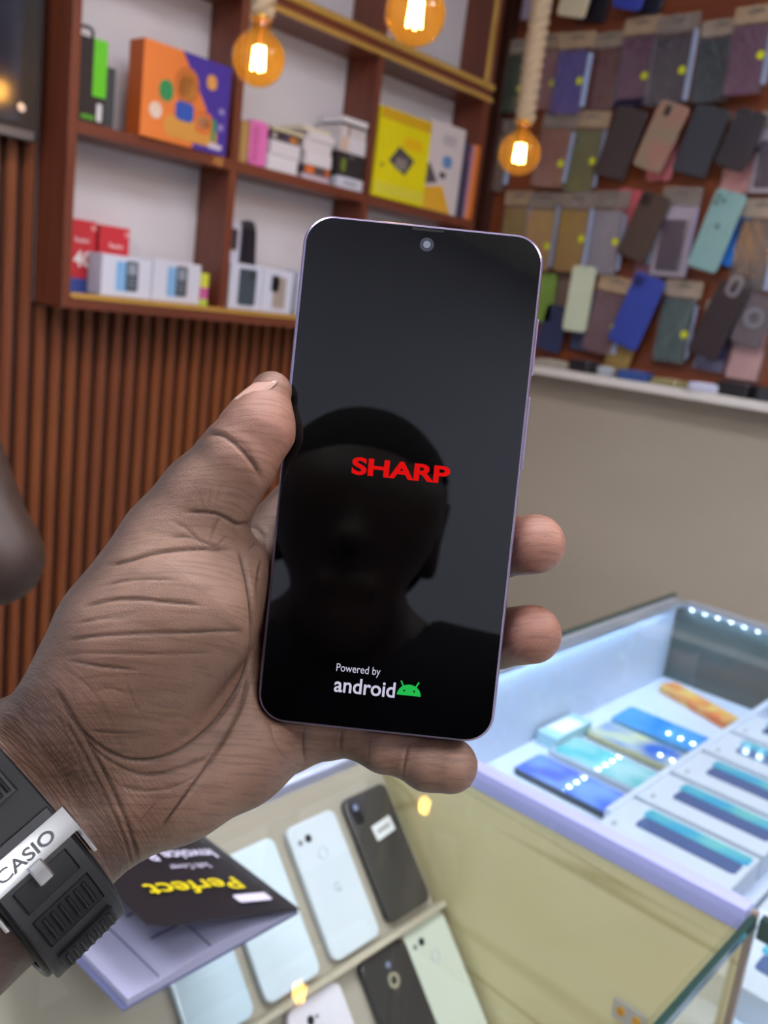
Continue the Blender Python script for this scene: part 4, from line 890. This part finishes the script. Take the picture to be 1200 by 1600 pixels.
# creases drawn as polylines on the palm
CR = [  # points, half width px, depth mm, darkness
    ([(318, 682), (332, 676), (352, 681), (378, 702), (399, 728), (409, 748)], 4.0, 1.1, .9), ([(360, 684), (380, 694), (398, 716)], 3, .35, .4),
    ([(290, 800), (330, 802), (352, 810), (372, 820), (392, 816)], 3.5, .9, .8), ([(262, 838), (300, 840), (330, 852), (350, 858)], 2.6, .4, .5), ([(268, 815), (290, 825), (325, 858)], 2.4, .35, .45),
    ([(168, 884), (200, 876), (245, 864), (310, 858), (360, 860)], 3.2, .7, .75), ([(345, 800), (325, 850)], 2.5, .3, .4), ([(355, 835), (338, 858)], 2.5, .35, .5), ([(310, 770), (318, 796)], 2, .2, .35), ([(330, 760), (322, 800)], 2, .2, .35), ([(345, 755), (335, 790)], 2, .2, .35),
    ([(160, 915), (210, 906), (275, 906)], 2.6, .4, .5), ([(132, 948), (170, 938), (215, 936), (260, 941), (312, 945)], 3.0, .6, .65), ([(118, 975), (160, 966), (200, 965)], 2.4, .3, .45), ([(105, 1002), (150, 994), (215, 990), (300, 988), (380, 985)], 3.0, .55, .65),
    ([(98, 1022), (150, 1020), (240, 1022), (330, 1020)], 2.4, .3, .4), ([(110, 1032), (160, 1042), (215, 1047)], 2.8, .5, .65), ([(135, 1085), (170, 1075), (200, 1085)], 2.2, .25, .35), ([(138, 1140), (170, 1146), (215, 1144)], 2.6, .4, .5), ([(100, 1045), (140, 1075), (175, 1130)], 2.2, .25, .35), ([(195, 1065), (220, 1120)], 2.2, .2, .3),
    ([(88, 1078), (104, 1112), (135, 1150), (170, 1176), (205, 1188), (245, 1186), (285, 1170), (322, 1142), (350, 1110), (372, 1075), (386, 1040), (394, 990), (392, 940), (383, 890), (374, 862)], 3.6, .9, .85),
    ([(96, 1100), (130, 1150), (165, 1185), (205, 1206), (240, 1210), (285, 1198), (330, 1178)], 3.0, .6, .7), ([(110, 1130), (150, 1190), (185, 1225), (225, 1235), (270, 1230), (310, 1210)], 2.6, .35, .45),
    ([(388, 1058), (378, 1098), (352, 1150), (318, 1205), (285, 1250), (252, 1294)], 3.2, .75, .8), ([(212, 1290), (232, 1268), (246, 1248)], 2.4, .35, .5),
    ([(92, 1082), (120, 1130), (150, 1185), (172, 1225), (190, 1265), (203, 1300), (213, 1335), (216, 1348)], 3.4, .8, .85), ([(100, 1122), (138, 1190), (165, 1245), (186, 1290), (200, 1330), (206, 1356)], 3.2, .7, .8),
    ([(85, 1110), (120, 1180), (150, 1240), (178, 1300), (196, 1352)], 2.6, .45, .6), ([(410, 870), (402, 920), (406, 980), (412, 1020)], 3, .5, .6), ([(385, 860), (398, 850), (410, 838)], 3, .5, .7), ([(376, 822), (398, 824), (412, 840), (420, 868)], 3, .5, .6),
    ([(478, 1136), (476, 1160), (477, 1192)], 3, .7, .8), ([(536, 1140), (532, 1156), (534, 1176)], 3, .6, .8), ([(640, 1160), (634, 1185), (630, 1215)], 3.2, .6, .8), ([(580, 1150), (576, 1172), (578, 1195)], 2.4, .3, .5), ([(420, 1120), (430, 1160), (450, 1190)], 2.5, .25, .3)]
for k in range(15):                              # fan of fine wrist folds
    t0 = k / 14; CR.append(([(20 + 70 * t0 - 26 * (1 - t0), 1070 + 10 * t0), (60 + 60 * t0 - 6 * (1 - t0), 1150 + 10 * t0), (105 + 55 * t0, 1235 + 10 * t0), (150 + 40 * t0, 1320), (180 + 22 * t0, 1372)], 2.0, .32, .5))
def seg_dist(p, pts):
    d = np.full(len(p), 1e9)
    for a, b in zip(pts[:-1], pts[1:]):
        a = np.array(a, float); ab = np.array(b, float) - a; t = np.clip(((p - a) @ ab) / (ab @ ab), 0, 1); d = np.minimum(d, np.linalg.norm(p - a - t[:, None] * ab, axis=1))
    return d
def densify(pts, n=5):
    pts = np.array(pts, float); out = []
    for i in range(len(pts) - 1):
        p0, p1, p2, p3 = pts[max(i - 1, 0)], pts[i], pts[i + 1], pts[min(i + 2, len(pts) - 1)]
        for k in range(n):
            t = k / n; out.append(.5 * (2 * p1 + (p2 - p0) * t + (2 * p0 - 5 * p1 + 4 * p2 - p3) * t * t + (3 * p1 - p0 - 3 * p2 + p3) * t ** 3))
    return out + [pts[-1]]
hpx = np.stack([600 + FPX * hv[:, 0] / hv[:, 2], 800 + FPX * hv[:, 1] / hv[:, 2]], 1)
front = np.clip((-(hn * nrm([0, 0, 1])).sum(1) - .05) * 4, 0, 1); disp = np.zeros(len(hv)); crs = np.zeros(len(hv)); ff_ = front > 0
for pts, wpx, dep, dark in CR:
    pts = np.array(densify(pts)); sel = np.where(ff_ & (hpx[:, 0] > pts[:, 0].min() - 25) & (hpx[:, 0] < pts[:, 0].max() + 25) & (hpx[:, 1] > pts[:, 1].min() - 25) & (hpx[:, 1] < pts[:, 1].max() + 25))[0]
    if not len(sel): continue
    d = seg_dist(hpx[sel], pts); e = np.minimum(np.linalg.norm(hpx[sel] - pts[0], axis=1), np.linalg.norm(hpx[sel] - pts[-1], axis=1)); tp = np.clip(e / 18 + .15, 0, 1)
    g = np.exp(-(d / wpx) ** 2) * tp; disp[sel] = np.maximum(disp[sel], g * dep * front[sel]); crs[sel] = np.maximum(crs[sel], np.exp(-(d / (wpx * .6)) ** 2) * tp * dark * front[sel])
    disp[sel] -= .12 * dep * np.exp(-((d - 3 * wpx) / (1.6 * wpx)) ** 2) * tp * front[sel]
hv2 = hv - hn * disp[:, None]
# palm skin is paler than the back of the hand and the wrist
axd = (hv - W0) @ AXA
pal = np.clip((-hn[:, 2] * .80 + hn[:, 0] * .50 - .16) * 1.9, 0, 1) * np.clip(1 - (axd + 12) / 34, 0, 1)
wrs = np.clip((axd + 26) / 22, 0, 1)
tip = np.zeros(len(hv))
for c_, r_ in ((V(840, 850, 276), 17), (V(836, 991, 276), 17), (V(430, 672, 256), 15)): tip = np.maximum(tip, np.clip(1.4 - np.linalg.norm(hv - c_, axis=1) / r_, 0, 1))
hue = tip

def person_sdf(J):
    """coarse body: J holds joints in camera-frame mm with radii"""
    def f(P):
        d = None
        for pts, k, ch in J:
            e = chain(P, pts, ch); d = e if d is None else smin(d, e, k)
        return d
    return f
# ---- the rest of the photographer: head behind the camera, torso and legs standing on the floor
FW = np.array([M3[2][0], M3[2][1], 0]); FW = nrm(FW); RT = np.array([-FW[1], FW[0], 0]) * -1; UPZ = np.array([0, 0, 1.])
def body_joints(H, fw, rt, foot_z=0.0):
    """world joints of a standing adult from the head centre"""
    j = {}; p = lambda a, b, c: H + fw * a + rt * b + UPZ * c
    j['cr'] = p(-.012, 0, .025); j['br'] = p(.020, 0, .01); j['jaw'] = p(.040, 0, -.075); j['chin'] = p(.055, 0, -.095); j['occ'] = p(-.045, 0, .0)
    j['nk'] = p(-.02, 0, -.085); j['nb'] = p(-.05, 0, -.105); j['nose'] = p(.090, 0, -.025); j['nosr'] = p(.076, 0, .012)
    j['ear'] = [p(-.005, s * .070, -.012) for s in (-1, 1)]; j['lips'] = p(.076, 0, -.062)
    j['sh'] = [p(-.035, s * .180, -.160) for s in (-1, 1)]; j['ch'] = [p(-.025, s * .085, -.30) for s in (-1, 1)]; j['wa'] = [p(-.03, s * .07, -.58) for s in (-1, 1)]; j['hp'] = [p(-.035, s * .085, -.72) for s in (-1, 1)]
    fz = foot_z - H[2]
    j['kn'] = [p(-.01, s * .105, (fz - .72) * .5 - .02) for s in (-1, 1)]; j['an'] = [p(-.05, s * .11, fz + .075) for s in (-1, 1)]; j['to'] = [p(.11, s * .125, fz + .032) for s in (-1, 1)]; j['he'] = [p(-.065, s * .11, fz + .035) for s in (-1, 1)]
    return j
def S(p, r): return (wc(p), r)
def build_person(name, label, H, fw, rt, arms, skin, shirt, trousers, extra=None, bare=None, hair='#0d0a0a', mesh_extra=None, vox=8.0, mats=None):
    j = body_joints(H, fw, rt)
    head = [([S(j['cr'], 77), S(j['br'], 72)], 20, 5), ([S(j['occ'], 70), S(j['cr'], 76)], 20, 5), ([S(j['br'], 60), S(j['jaw'], 44), S(j['chin'], 30)], 28, 12), ([S(j['nosr'], 8), S(j['nose'], 13)], 10, 3), ([S(j['lips'] - rt * .018, 9), S(j['lips'] + rt * .018, 9)], 10, 3)] + \
           [([S(e + UPZ * .02, 11), S(e - UPZ * .022, 8)], 6, 3) for e in j['ear']] + [([S(j['nk'], 54), S(j['nb'], 60)], 22, 5)]
    torso = [([S(j['nb'] - UPZ * .03, 62), S(j['sh'][s] + UPZ * .01, 56)], 40, 5) for s in (0, 1)] + [([S(j['ch'][s], 98), S(j['wa'][s], 84), S(j['hp'][s], 92)], 40, 30) for s in (0, 1)]
    legs = [([S(j['hp'][s] - UPZ * .03, 90), S(j['kn'][s], 58), S(j['an'][s], 42)], 20, 20) for s in (0, 1)]
    feet = [([S(j['an'][s], 42), S(j['he'][s], 34), S(j['to'][s], 30)], 20, 12) for s in (0, 1)]
    sleeves = []; low = []
    for ch in arms: sleeves.append((ch['upper'], 30, 8)); low += ch['lower']
    body = person_sdf(head + torso + legs + feet + sleeves + low)
    pts = np.array([q[0] for g in head + torso + legs + feet + sleeves + low for q in g[0]]); lo = pts.min(0) - 110; hi = pts.max(0) + 110
    v, q = snets(body, lo, hi, vox); v = settle(body, v, 2, 2.0, 6.0)
    if bare is not None: v, q = keep(v, q, bare(v))
    n0 = len(v); pal_ = np.zeros(n0); ti_ = np.zeros(n0); cr_ = np.zeros(n0); wr_ = np.zeros(n0)
    if mesh_extra:
        ev, eq, ep, ec, ew, et = mesh_extra; ti_ = np.concatenate([ti_, et]); q = np.concatenate([q, eq + n0]); v = np.concatenate([v, ev]); pal_ = np.concatenate([pal_, ep]); cr_ = np.concatenate([cr_, ec]); wr_ = np.concatenate([wr_, ew])
    base = np.array([H[0], H[1], 0]); root = thing(name, label, 'person', tuple(base))
    me = npmesh('body', cw(v) - base, q); attr(me, 'pal', pal_); attr(me, 'crs', cr_); attr(me, 'wrs', wr_); attr(me, 'tip', ti_)
    sk = np.stack([v @ AXA, v @ UU, v @ VVv], 1); attr(me, 'skc', sk)
    put('body', me, skin, root)
    def cloth(nm, J, off, mat, clip, vx=10.0):
        fj = person_sdf(J); f = lambda P: fj(P) - off
        pts = np.array([q_[0] for g in J for q_ in g[0]]); a, b = pts.min(0) - 130, pts.max(0) + 130
        cv_, cq = snets(f, a, b, vx); cv_ = settle(f, cv_, 2, 2.0, 6.0); wv = cw(cv_); cv_, cq = keep(cv_, cq, clip(wv, cv_)); put(nm, npmesh(nm, cw(cv_) - base, cq), mat, root)
    hipz = j['hp'][0][2]
    cloth('shirt', torso + sleeves, 9, shirt, lambda wv, c: (wv[:, 2] > hipz - .03) & (wv[:, 2] < j['nb'][2] + .012) | (np.linalg.norm(wv[:, :2] - j['nb'][None, :2], axis=1) > .085) & (wv[:, 2] > hipz - .03))
    cloth('trousers', legs + torso[2:], 7, trousers, lambda wv, c: (wv[:, 2] < hipz + .03) & (wv[:, 2] > .085))
    cloth('shoes', feet, 6, pm('shoe_leather', '#1c1816', .4), lambda wv, c: wv[:, 2] < .10)
    hj = [([S(j['cr'] + UPZ * .006, 76), S(j['br'] + UPZ * .022 - fw * .012, 69)], 20, 5), ([S(j['occ'], 71), S(j['cr'], 75)], 20, 5)]
    cloth('hair', hj, 5, pm('hair_black', hair, .85, noise=.3, scale=400, bump=.8), lambda wv, c: ((wv - H) @ UPZ > .045) | (((wv - H) @ fw < -.02) & ((wv - H) @ UPZ > -.06)))
    for s in (-1, 1):
        e = H + fw * .066 + rt * s * .030 + UPZ * .004
        me = bpy.data.meshes.new('eye'); bm = bmesh.new(); bmesh.ops.create_uvsphere(bm, u_segments=14, v_segments=8, radius=.0125); bm.to_mesh(me); bm.free()
        put('eye', me, pm('eye_white', '#d8d2cc', .2), root, loc=tuple(e - base))
    return root

def skin_mat(name, dors, palm, dark):
    m = bpy.data.materials.new(name); m.use_nodes = True; nt = m.node_tree; b = nt.nodes['Principled BSDF']; N = nt.nodes.new; L = nt.links.new
    def at_(n, vec=False): a = N('ShaderNodeAttribute'); a.attribute_name = n; return a.outputs['Vector' if vec else 'Fac']
    co = at_('skc', True)
    n1 = N('ShaderNodeTexNoise'); n1.inputs['Scale'].default_value = .045; n1.inputs['Detail'].default_value = 5; L(co, n1.inputs['Vector'])
    mx = N('ShaderNodeMix'); mx.data_type = 'RGBA'; mx.inputs[6].default_value = hexc(dors); mx.inputs[7].default_value = hexc(palm); L(at_('pal'), mx.inputs[0])
    tm = N('ShaderNodeMath'); tm.operation = 'MULTIPLY'; tm.inputs[1].default_value = .75; L(at_('tip'), tm.inputs[0]); mt_ = N('ShaderNodeMix'); mt_.data_type = 'RGBA'; mt_.inputs[7].default_value = hexc('#ad7866'); L(tm.outputs[0], mt_.inputs[0]); L(mx.outputs[2], mt_.inputs[6]); mx = mt_
    rp = N('ShaderNodeValToRGB'); rp.color_ramp.elements[0].position = .3; rp.color_ramp.elements[1].position = .7; rp.color_ramp.elements[0].color = (.72, .70, .70, 1); rp.color_ramp.elements[1].color = (1.0, 1.0, 1.0, 1); L(n1.outputs['Fac'], rp.inputs[0])
    m2 = N('ShaderNodeMix'); m2.data_type = 'RGBA'; m2.blend_type = 'MULTIPLY'; m2.inputs[0].default_value = 1; L(mx.outputs[2], m2.inputs[6]); L(rp.outputs[0], m2.inputs[7])
    m3 = N('ShaderNodeMix'); m3.data_type = 'RGBA'; m3.inputs[7].default_value = hexc(dark); cm_ = N('ShaderNodeMath'); cm_.operation = 'MULTIPLY'; cm_.inputs[1].default_value = .95; L(at_('crs'), cm_.inputs[0]); L(cm_.outputs[0], m3.inputs[0]); L(m2.outputs[2], m3.inputs[6])
    # faint criss-cross of palm lines
    mp0 = N('ShaderNodeMapping'); mp0.inputs['Rotation'].default_value = (0, 0, math.radians(45)); L(co, mp0.inputs['Vector']); mp2 = N('ShaderNodeMapping'); mp2.inputs['Scale'].default_value = (.07, 1.0, .2); L(mp0.outputs[0], mp2.inputs['Vector'])
    n5 = N('ShaderNodeTexNoise'); n5.inputs['Scale'].default_value = 1.0; n5.inputs['Detail'].default_value = 4; n5.inputs['Distortion'].default_value = .25; L(mp2.outputs[0], n5.inputs['Vector'])
    r5 = N('ShaderNodeValToRGB'); r5.color_ramp.elements[0].position = .36; r5.color_ramp.elements[0].color = (.70, .66, .64, 1); r5.color_ramp.elements[1].position = .52; r5.color_ramp.elements[1].color = (1, 1, 1, 1); L(n5.outputs['Fac'], r5.inputs[0])
    m5 = N('ShaderNodeMix'); m5.data_type = 'RGBA'; m5.blend_type = 'MULTIPLY'; m5.inputs[0].default_value = .8; L(m3.outputs[2], m5.inputs[6]); L(r5.outputs[0], m5.inputs[7]); m3 = m5
    # fine relief: skin cells everywhere, stretched folds on the wrist
    vo = N('ShaderNodeTexVoronoi'); vo.feature = 'DISTANCE_TO_EDGE'; vo.inputs['Scale'].default_value = 1.7; L(co, vo.inputs['Vector'])
    ds = N('ShaderNodeTexNoise'); ds.inputs['Scale'].default_value = .12; L(co, ds.inputs['Vector'])
    mp1 = N('ShaderNodeMapping'); mp1.inputs['Scale'].default_value = (1.0, .075, .1); L(co, mp1.inputs['Vector'])
    vo2 = N('ShaderNodeTexVoronoi'); vo2.feature = 'DISTANCE_TO_EDGE'; vo2.inputs['Scale'].default_value = 1.0; L(mp1.outputs[0], vo2.inputs['Vector'])
    mr = N('ShaderNodeMapRange'); mr.inputs[2].default_value = .22; L(vo.outputs['Distance'], mr.inputs[0]); mr2 = N('ShaderNodeMapRange'); mr2.inputs[2].default_value = .20; L(vo2.outputs['Distance'], mr2.inputs[0])
    hm = N('ShaderNodeMix'); hm.data_type = 'FLOAT'; L(at_('wrs'), hm.inputs[0]); L(mr.outputs[0], hm.inputs[2]); L(mr2.outputs[0], hm.inputs[3])
    n3 = N('ShaderNodeTexNoise'); n3.inputs['Scale'].default_value = 2.2; n3.inputs['Detail'].default_value = 3; L(co, n3.inputs['Vector'])
    ad = N('ShaderNodeMath'); ad.operation = 'MULTIPLY_ADD'; ad.inputs[1].default_value = .6; L(n3.outputs['Fac'], ad.inputs[0]); L(hm.outputs[0], ad.inputs[2])
    bp = N('ShaderNodeBump'); bp.inputs['Strength'].default_value = .30; bp.inputs['Distance'].default_value = .0003; L(ad.outputs[0], bp.inputs['Height']); L(bp.outputs[0], b.inputs['Normal'])
    # folds hold a little more pigment
    fm_ = N('ShaderNodeMath'); fm_.operation = 'MULTIPLY'; iv = N('ShaderNodeMath'); iv.operation = 'SUBTRACT'; iv.inputs[0].default_value = 1; L(mr2.outputs[0], iv.inputs[1]); L(iv.outputs[0], fm_.inputs[0]); L(at_('wrs'), fm_.inputs[1])
    f2 = N('ShaderNodeMath'); f2.operation = 'MULTIPLY'; f2.inputs[1].default_value = .36; L(fm_.outputs[0], f2.inputs[0])
    m4 = N('ShaderNodeMix'); m4.data_type = 'RGBA'; m4.inputs[7].default_value = hexc(dark); L(f2.outputs[0], m4.inputs[0]); L(m3.outputs[2], m4.inputs[6]); L(m4.outputs[2], b.inputs['Base Color'])
    b.inputs['Roughness'].default_value = .42; b.inputs['Specular IOR Level'].default_value = .45
    b.inputs['Subsurface Weight'].default_value = .06; b.inputs['Subsurface Radius'].default_value = (1, .35, .2); b.inputs['Subsurface Scale'].default_value = .003
    return m
SKIN = skin_mat('skin_brown', '#513b33', '#886756', '#22130e')
HD = cw([-38, 42, -288]); JN = body_joints(HD, FW, RT)
arm_l = {'upper': [S(JN['sh'][0], 56), ((wc(JN['sh'][0]) * .35 + ELB * .65), 45)], 'lower': [([((wc(JN['sh'][0]) * .5 + ELB * .5), 44), (ELB, 37)], 20, 5)] +
         [([(ELB + UU * 3.8 * s, 34), (WO + AXA * 60 + UU * 10.45 * s, 26 if s > 0 else 25), (WO + UU * 9.5 * s, 21.5), (W0 + UU * 9.5 * s, 20.5)], 12, 12) for s in (-1, 1)]}
rs = JN['sh'][1]; re = rs + RT * .07 - UPZ * .29 - FW * .05; rh = JN['hp'][1] + RT * .06 + UPZ * .04 + FW * .06
arm_r = {'upper': [S(rs, 56), S(rs * .4 + re * .6, 46)], 'lower': [([S(rs * .5 + re * .5, 44), S(re, 38), S(rh, 30), S(rh - UPZ * .07, 30)], 14, 10)]}
person = build_person('person', 'person holding up the smartphone, left palm towards the camera, black watch on the wrist', HD, FW, RT, [arm_l, arm_r], SKIN, pm('shirt_dark', '#1d2028', .8), pm('denim', '#20263a', .8, noise=.15, scale=200),
                      bare=lambda v: (v - cut_pt) @ AXA > -5, mesh_extra=(hv2, hq, pal, crs, wrs, hue))
pb = Vector(person.location)
# nails
m_nail = pm('nail', '#b08a7e', .25, spec=.6, noise=.05)
def nail(name, c, ln, sd, up, L_, W_, R_):
    """curved nail plate: c centre (camera mm), ln along the finger, sd across, up out of the finger"""
    vs = []; fs = []; nu, nv = 9, 7
    for lay in (0, .5):
        for i in range(nu):
            for k in range(nv):
                u = (i / (nu - 1) - .5); t = (k / (nv - 1) - .5); ww = W_ * (1 - .35 * max(0, u - .2) ** 1 - .3 * max(0, -u - .25)); a = t * ww / R_
                vs.append(cw(c + ln * (u * L_) + sd * (R_ * math.sin(a)) + up * (R_ * math.cos(a) - R_ + lay - 1.2 * u * u)) - np.array(pb))
    n = nu * nv
    for i in range(nu - 1):
        for k in range(nv - 1):
            a = i * nv + k; fs += [(a, a + 1, a + nv + 1, a + nv)[::-1], (n + a, n + a + 1, n + a + nv + 1, n + a + nv)]
    rim = [k for k in range(nv)] + [i * nv + nv - 1 for i in range(1, nu)] + [(nu - 1) * nv + k for k in range(nv - 2, -1, -1)] + [i * nv for i in range(nu - 2, 0, -1)]
    for a, b in zip(rim, rim[1:] + rim[:1]): fs.append((a, b, n + b, n + a))
    return put(name, mesh(name, vs, fs, smooth=True), m_nail, person)
def seat_nail(name, guess, axis, L_, W_, R_, sink=.25):
    p = settle(hand_sdf, np.array([guess], float), 12, .4, 6.0); up = grad(hand_sdf, p, .8)[0]; p = p[0]
    ax_ = nrm(np.array(axis) - up * np.dot(axis, up)); return nail(name, p - up * sink, ax_, np.cross(ax_, up), up, L_, W_, R_)
seat_nail('thumb_nail', V(394, 606, 257), V(424, 580, 262) - V(378, 630, 258), 12, 10.5, 7.0)
seat_nail('finger_nail', V(872, 850, 296), np.array([.5, 0, -.85]), 10.5, 12, 8.8); seat_nail('finger_nail', V(868, 990, 296), np.array([.5, 0, -.85]), 10.5, 12, 8.6)
seat_nail('finger_nail', V(735, 1208, 292), np.array([.85, .2, -.4]), 9.5, 10, 8.0)

# ================================================================== WRIST WATCH
wt = thing('wrist_watch', 'black resin strap watch with steel clasp on the left wrist', 'watch', tuple(cw(WO)))
wb = np.array(wt.location)
m_res = pm('black_resin', '#0d0e12', .45, noise=.12, scale=500, spec=.35); m_res2 = pm('grey_resin', '#15161b', .42, noise=.1, scale=500); m_steel = pm('steel', '#c6c8cc', .14, 1.0, noise=.05)
WA, WB_ = 35.0, 24.5
def wp(th, off, ac):                              # point on the strap: angle, offset outwards, across the arm
    c, s = math.cos(th), math.sin(th); e = .78
    x = WA * abs(c) ** e * (1 if c > 0 else -1); y = WB_ * abs(s) ** e * (1 if s > 0 else -1)
    nx, ny = c / WA, s / WB_; l = math.hypot(nx, ny); x += off * nx / l; y += off * ny / l
    return cw(WO + UU * (x + .5) + VVv * y + AXA * (ac + 2.5)) - wb
def th_u(u):
    c = (abs(u) / WA) ** (1 / .78); return math.degrees(math.acos(min(1, c))) if u >= 0 else 180 - math.degrees(math.acos(min(1, c)))
def ub(name, u0, u1, *a, **k): return band(name, th_u(u0), th_u(u1), *a, **k)
def band(name, t0, t1, o0, o1, w0, n, mat, parent=wt, closed=False, wend=None):
    vs = []; fs = []
    for i in range(n):
        th = math.radians(t0 + (t1 - t0) * i / (n if closed else n - 1)); ww = w0 if wend is None else w0 + (wend - w0) * i / (n - 1)
        b = .5
        for ac, of in ((-ww / 2 + b, o0), (ww / 2 - b, o0), (ww / 2, o0 + b), (ww / 2, o1 - b), (ww / 2 - b, o1), (-ww / 2 + b, o1), (-ww / 2, o1 - b), (-ww / 2, o0 + b)): vs.append(wp(th, of, ac))
    for i in range(n if closed else n - 1):
        j = (i + 1) % n
        for k in range(8): fs.append((i * 8 + k, j * 8 + k, j * 8 + (k + 1) % 8, i * 8 + (k + 1) % 8))
    if not closed: fs.append(tuple(range(8))); fs.append(tuple(range((n - 1) * 8, n * 8))[::-1])
    me = mesh(name, vs, fs); bm = bmesh.new(); bm.from_mesh(me); bmesh.ops.recalc_face_normals(bm, faces=bm.faces); bm.to_mesh(me); bm.free()
    return put(name, me, mat, parent)
band('strap', 0, 360, 0, 3.0, 25, 72, m_res, closed=True)
ub('strap_end', 33.5, 3, 3.1, 6.0, 22.5, 26, m_res2)
ub('strap_layer', 2.5, -33, 3.1, 5.6, 24, 26, m_res)
ub('recess_panel', 18.5, 13, 6.0, 6.35, 16, 8, m_res)
ub('recess_panel', 27, 20.5, 6.0, 6.35, 17, 8, m_res)
def teeth(nm, u0, u1, o0, o1, n, st, wd, m):
    for k in range(n): ub(nm, u0, u1, o0, o1, wd, 5, m).location = tuple(RW @ (AXA * (st * (k - (n - 1) / 2)) / 1000))
teeth('strap_tooth', 26.2, 21.3, 6.3, 7.0, 6, 2.4, 1.2, m_res2)
ub('strap_ridge', 32.3, 29.6, 6.0, 7.4, 17, 6, m_res); teeth('ridge_bump', 32.1, 29.8, 7.3, 8.0, 7, 2.2, 1.2, m_res2)
ub('clasp', 11.4, 5.2, 6.3, 8.0, 28, 12, m_steel)
for s in (-1, 1): ub('clasp_tab', 18, 10, 2.0, 7.0, 1.4, 5, m_steel).location = tuple(RW @ (AXA * (13.4 * s) / 1000))
ub('clasp_hook', 15, 10.5, 6.6, 9.4, 4.0, 6, m_steel)
ub('strap_keeper', -5, -14, 5.7, 6.3, 17, 10, m_res2); teeth('keeper_tooth', -5.8, -13.2, 6.3, 7.0, 7, 2.2, 1.2, m_res)
th = math.radians(th_u(8.2)); o = wp(th, 8.15, .3); tx = RW @ -AXA; tn = RW @ nrm(UU * math.cos(th) / WA + VVv * math.sin(th) / WB_); ty = np.cross(tn, tx)
text('brand_lettering', 'CASIO', .004, pm('engraving', '#3a3b40', .4), wt, frame(o, tx, ty, tn), bold=.0001, fit=(.0165, .0034))
vs, fs = rr(.042, .045, .013, .012, .003, 6); o = wp(math.radians(270), 3.0, 0); n_ = RW @ -VVv
put('watch_case', mesh('watch_case', vs, fs), m_res, wt, mtx=frame(o, RW @ UU, np.cross(n_, RW @ UU), n_)); slab('dial', .028, .028, .0006, .008, pm('dial_grey', '#8d9488', .2), wt).matrix_local = frame(o + n_ * .013, RW @ UU, np.cross(n_, RW @ UU), n_)

# ================================================================== SHOP ATTENDANT (only an elbow reaches into the picture)
EL = wc(at(-8, 872, .76)); AF = nrm([.25, -.95, 0]); AR = np.array([-AF[1], AF[0], 0]) * -1
AH = at(-330, 560, .95); AH[2] = 1.60
AJ = body_joints(AH, AF, AR)
near = min((0, 1), key=lambda s: np.linalg.norm(wc(AJ['sh'][s]) - EL)); far = 1 - near
SK2 = skin_mat('skin_dark', '#3d2c26', '#553f36', '#1c110f')
hw = wc(AH) * .62 + EL * .38 + np.array([0, -60, 0])
fing = []
for k in range(4): b = hw + np.array([-8 + 14 * k - 14, -40, 8 * k - 12]); fing.append(([(hw + np.array([-20 + 13 * k, -20, 0]), 13), (b, 10), (b + np.array([-14, -28, 8]), 9), (b + np.array([-34, -42, 12]), 8)], 5, 3))
fing.append(([(hw + np.array([22, 0, 0]), 13), (hw + np.array([38, -22, -10]), 10), (hw + np.array([34, -46, -14]), 9)], 5, 3))
a_n = {'upper': [S(AJ['sh'][near], 56), (wc(AJ['sh'][near]) * .5 + EL * .5, 50)], 'lower': [([(wc(AJ['sh'][near]) * .6 + EL * .4, 47), (EL, 36)], 20, 5), ([(EL, 36), (EL * .55 + hw * .45, 38), (hw, 25)], 16, 12), ([(hw, 24), (hw + np.array([0, -22, 0]), 24)], 10, 3)] + fing}
fs_ = AJ['sh'][far]; sg = 1 if far == 1 else -1; fe = fs_ + AR * .07 * sg - UPZ * .29 - AF * .05; fh = AJ['hp'][far] + AR * .06 * sg + UPZ * .04 + AF * .05
a_f = {'upper': [S(fs_, 56), S(fs_ * .4 + fe * .6, 46)], 'lower': [([S(fs_ * .5 + fe * .5, 44), S(fe, 38), S(fh, 30), S(fh - UPZ * .07, 30)], 14, 10)]}
build_person('person', 'person behind the counter with a bare bent elbow reaching in beside the slatted wall', AH, AF, AR, [a_n, a_f], SK2, pm('shirt_grey', '#8b8d94', .8), pm('trouser_black', '#1b1b20', .8))
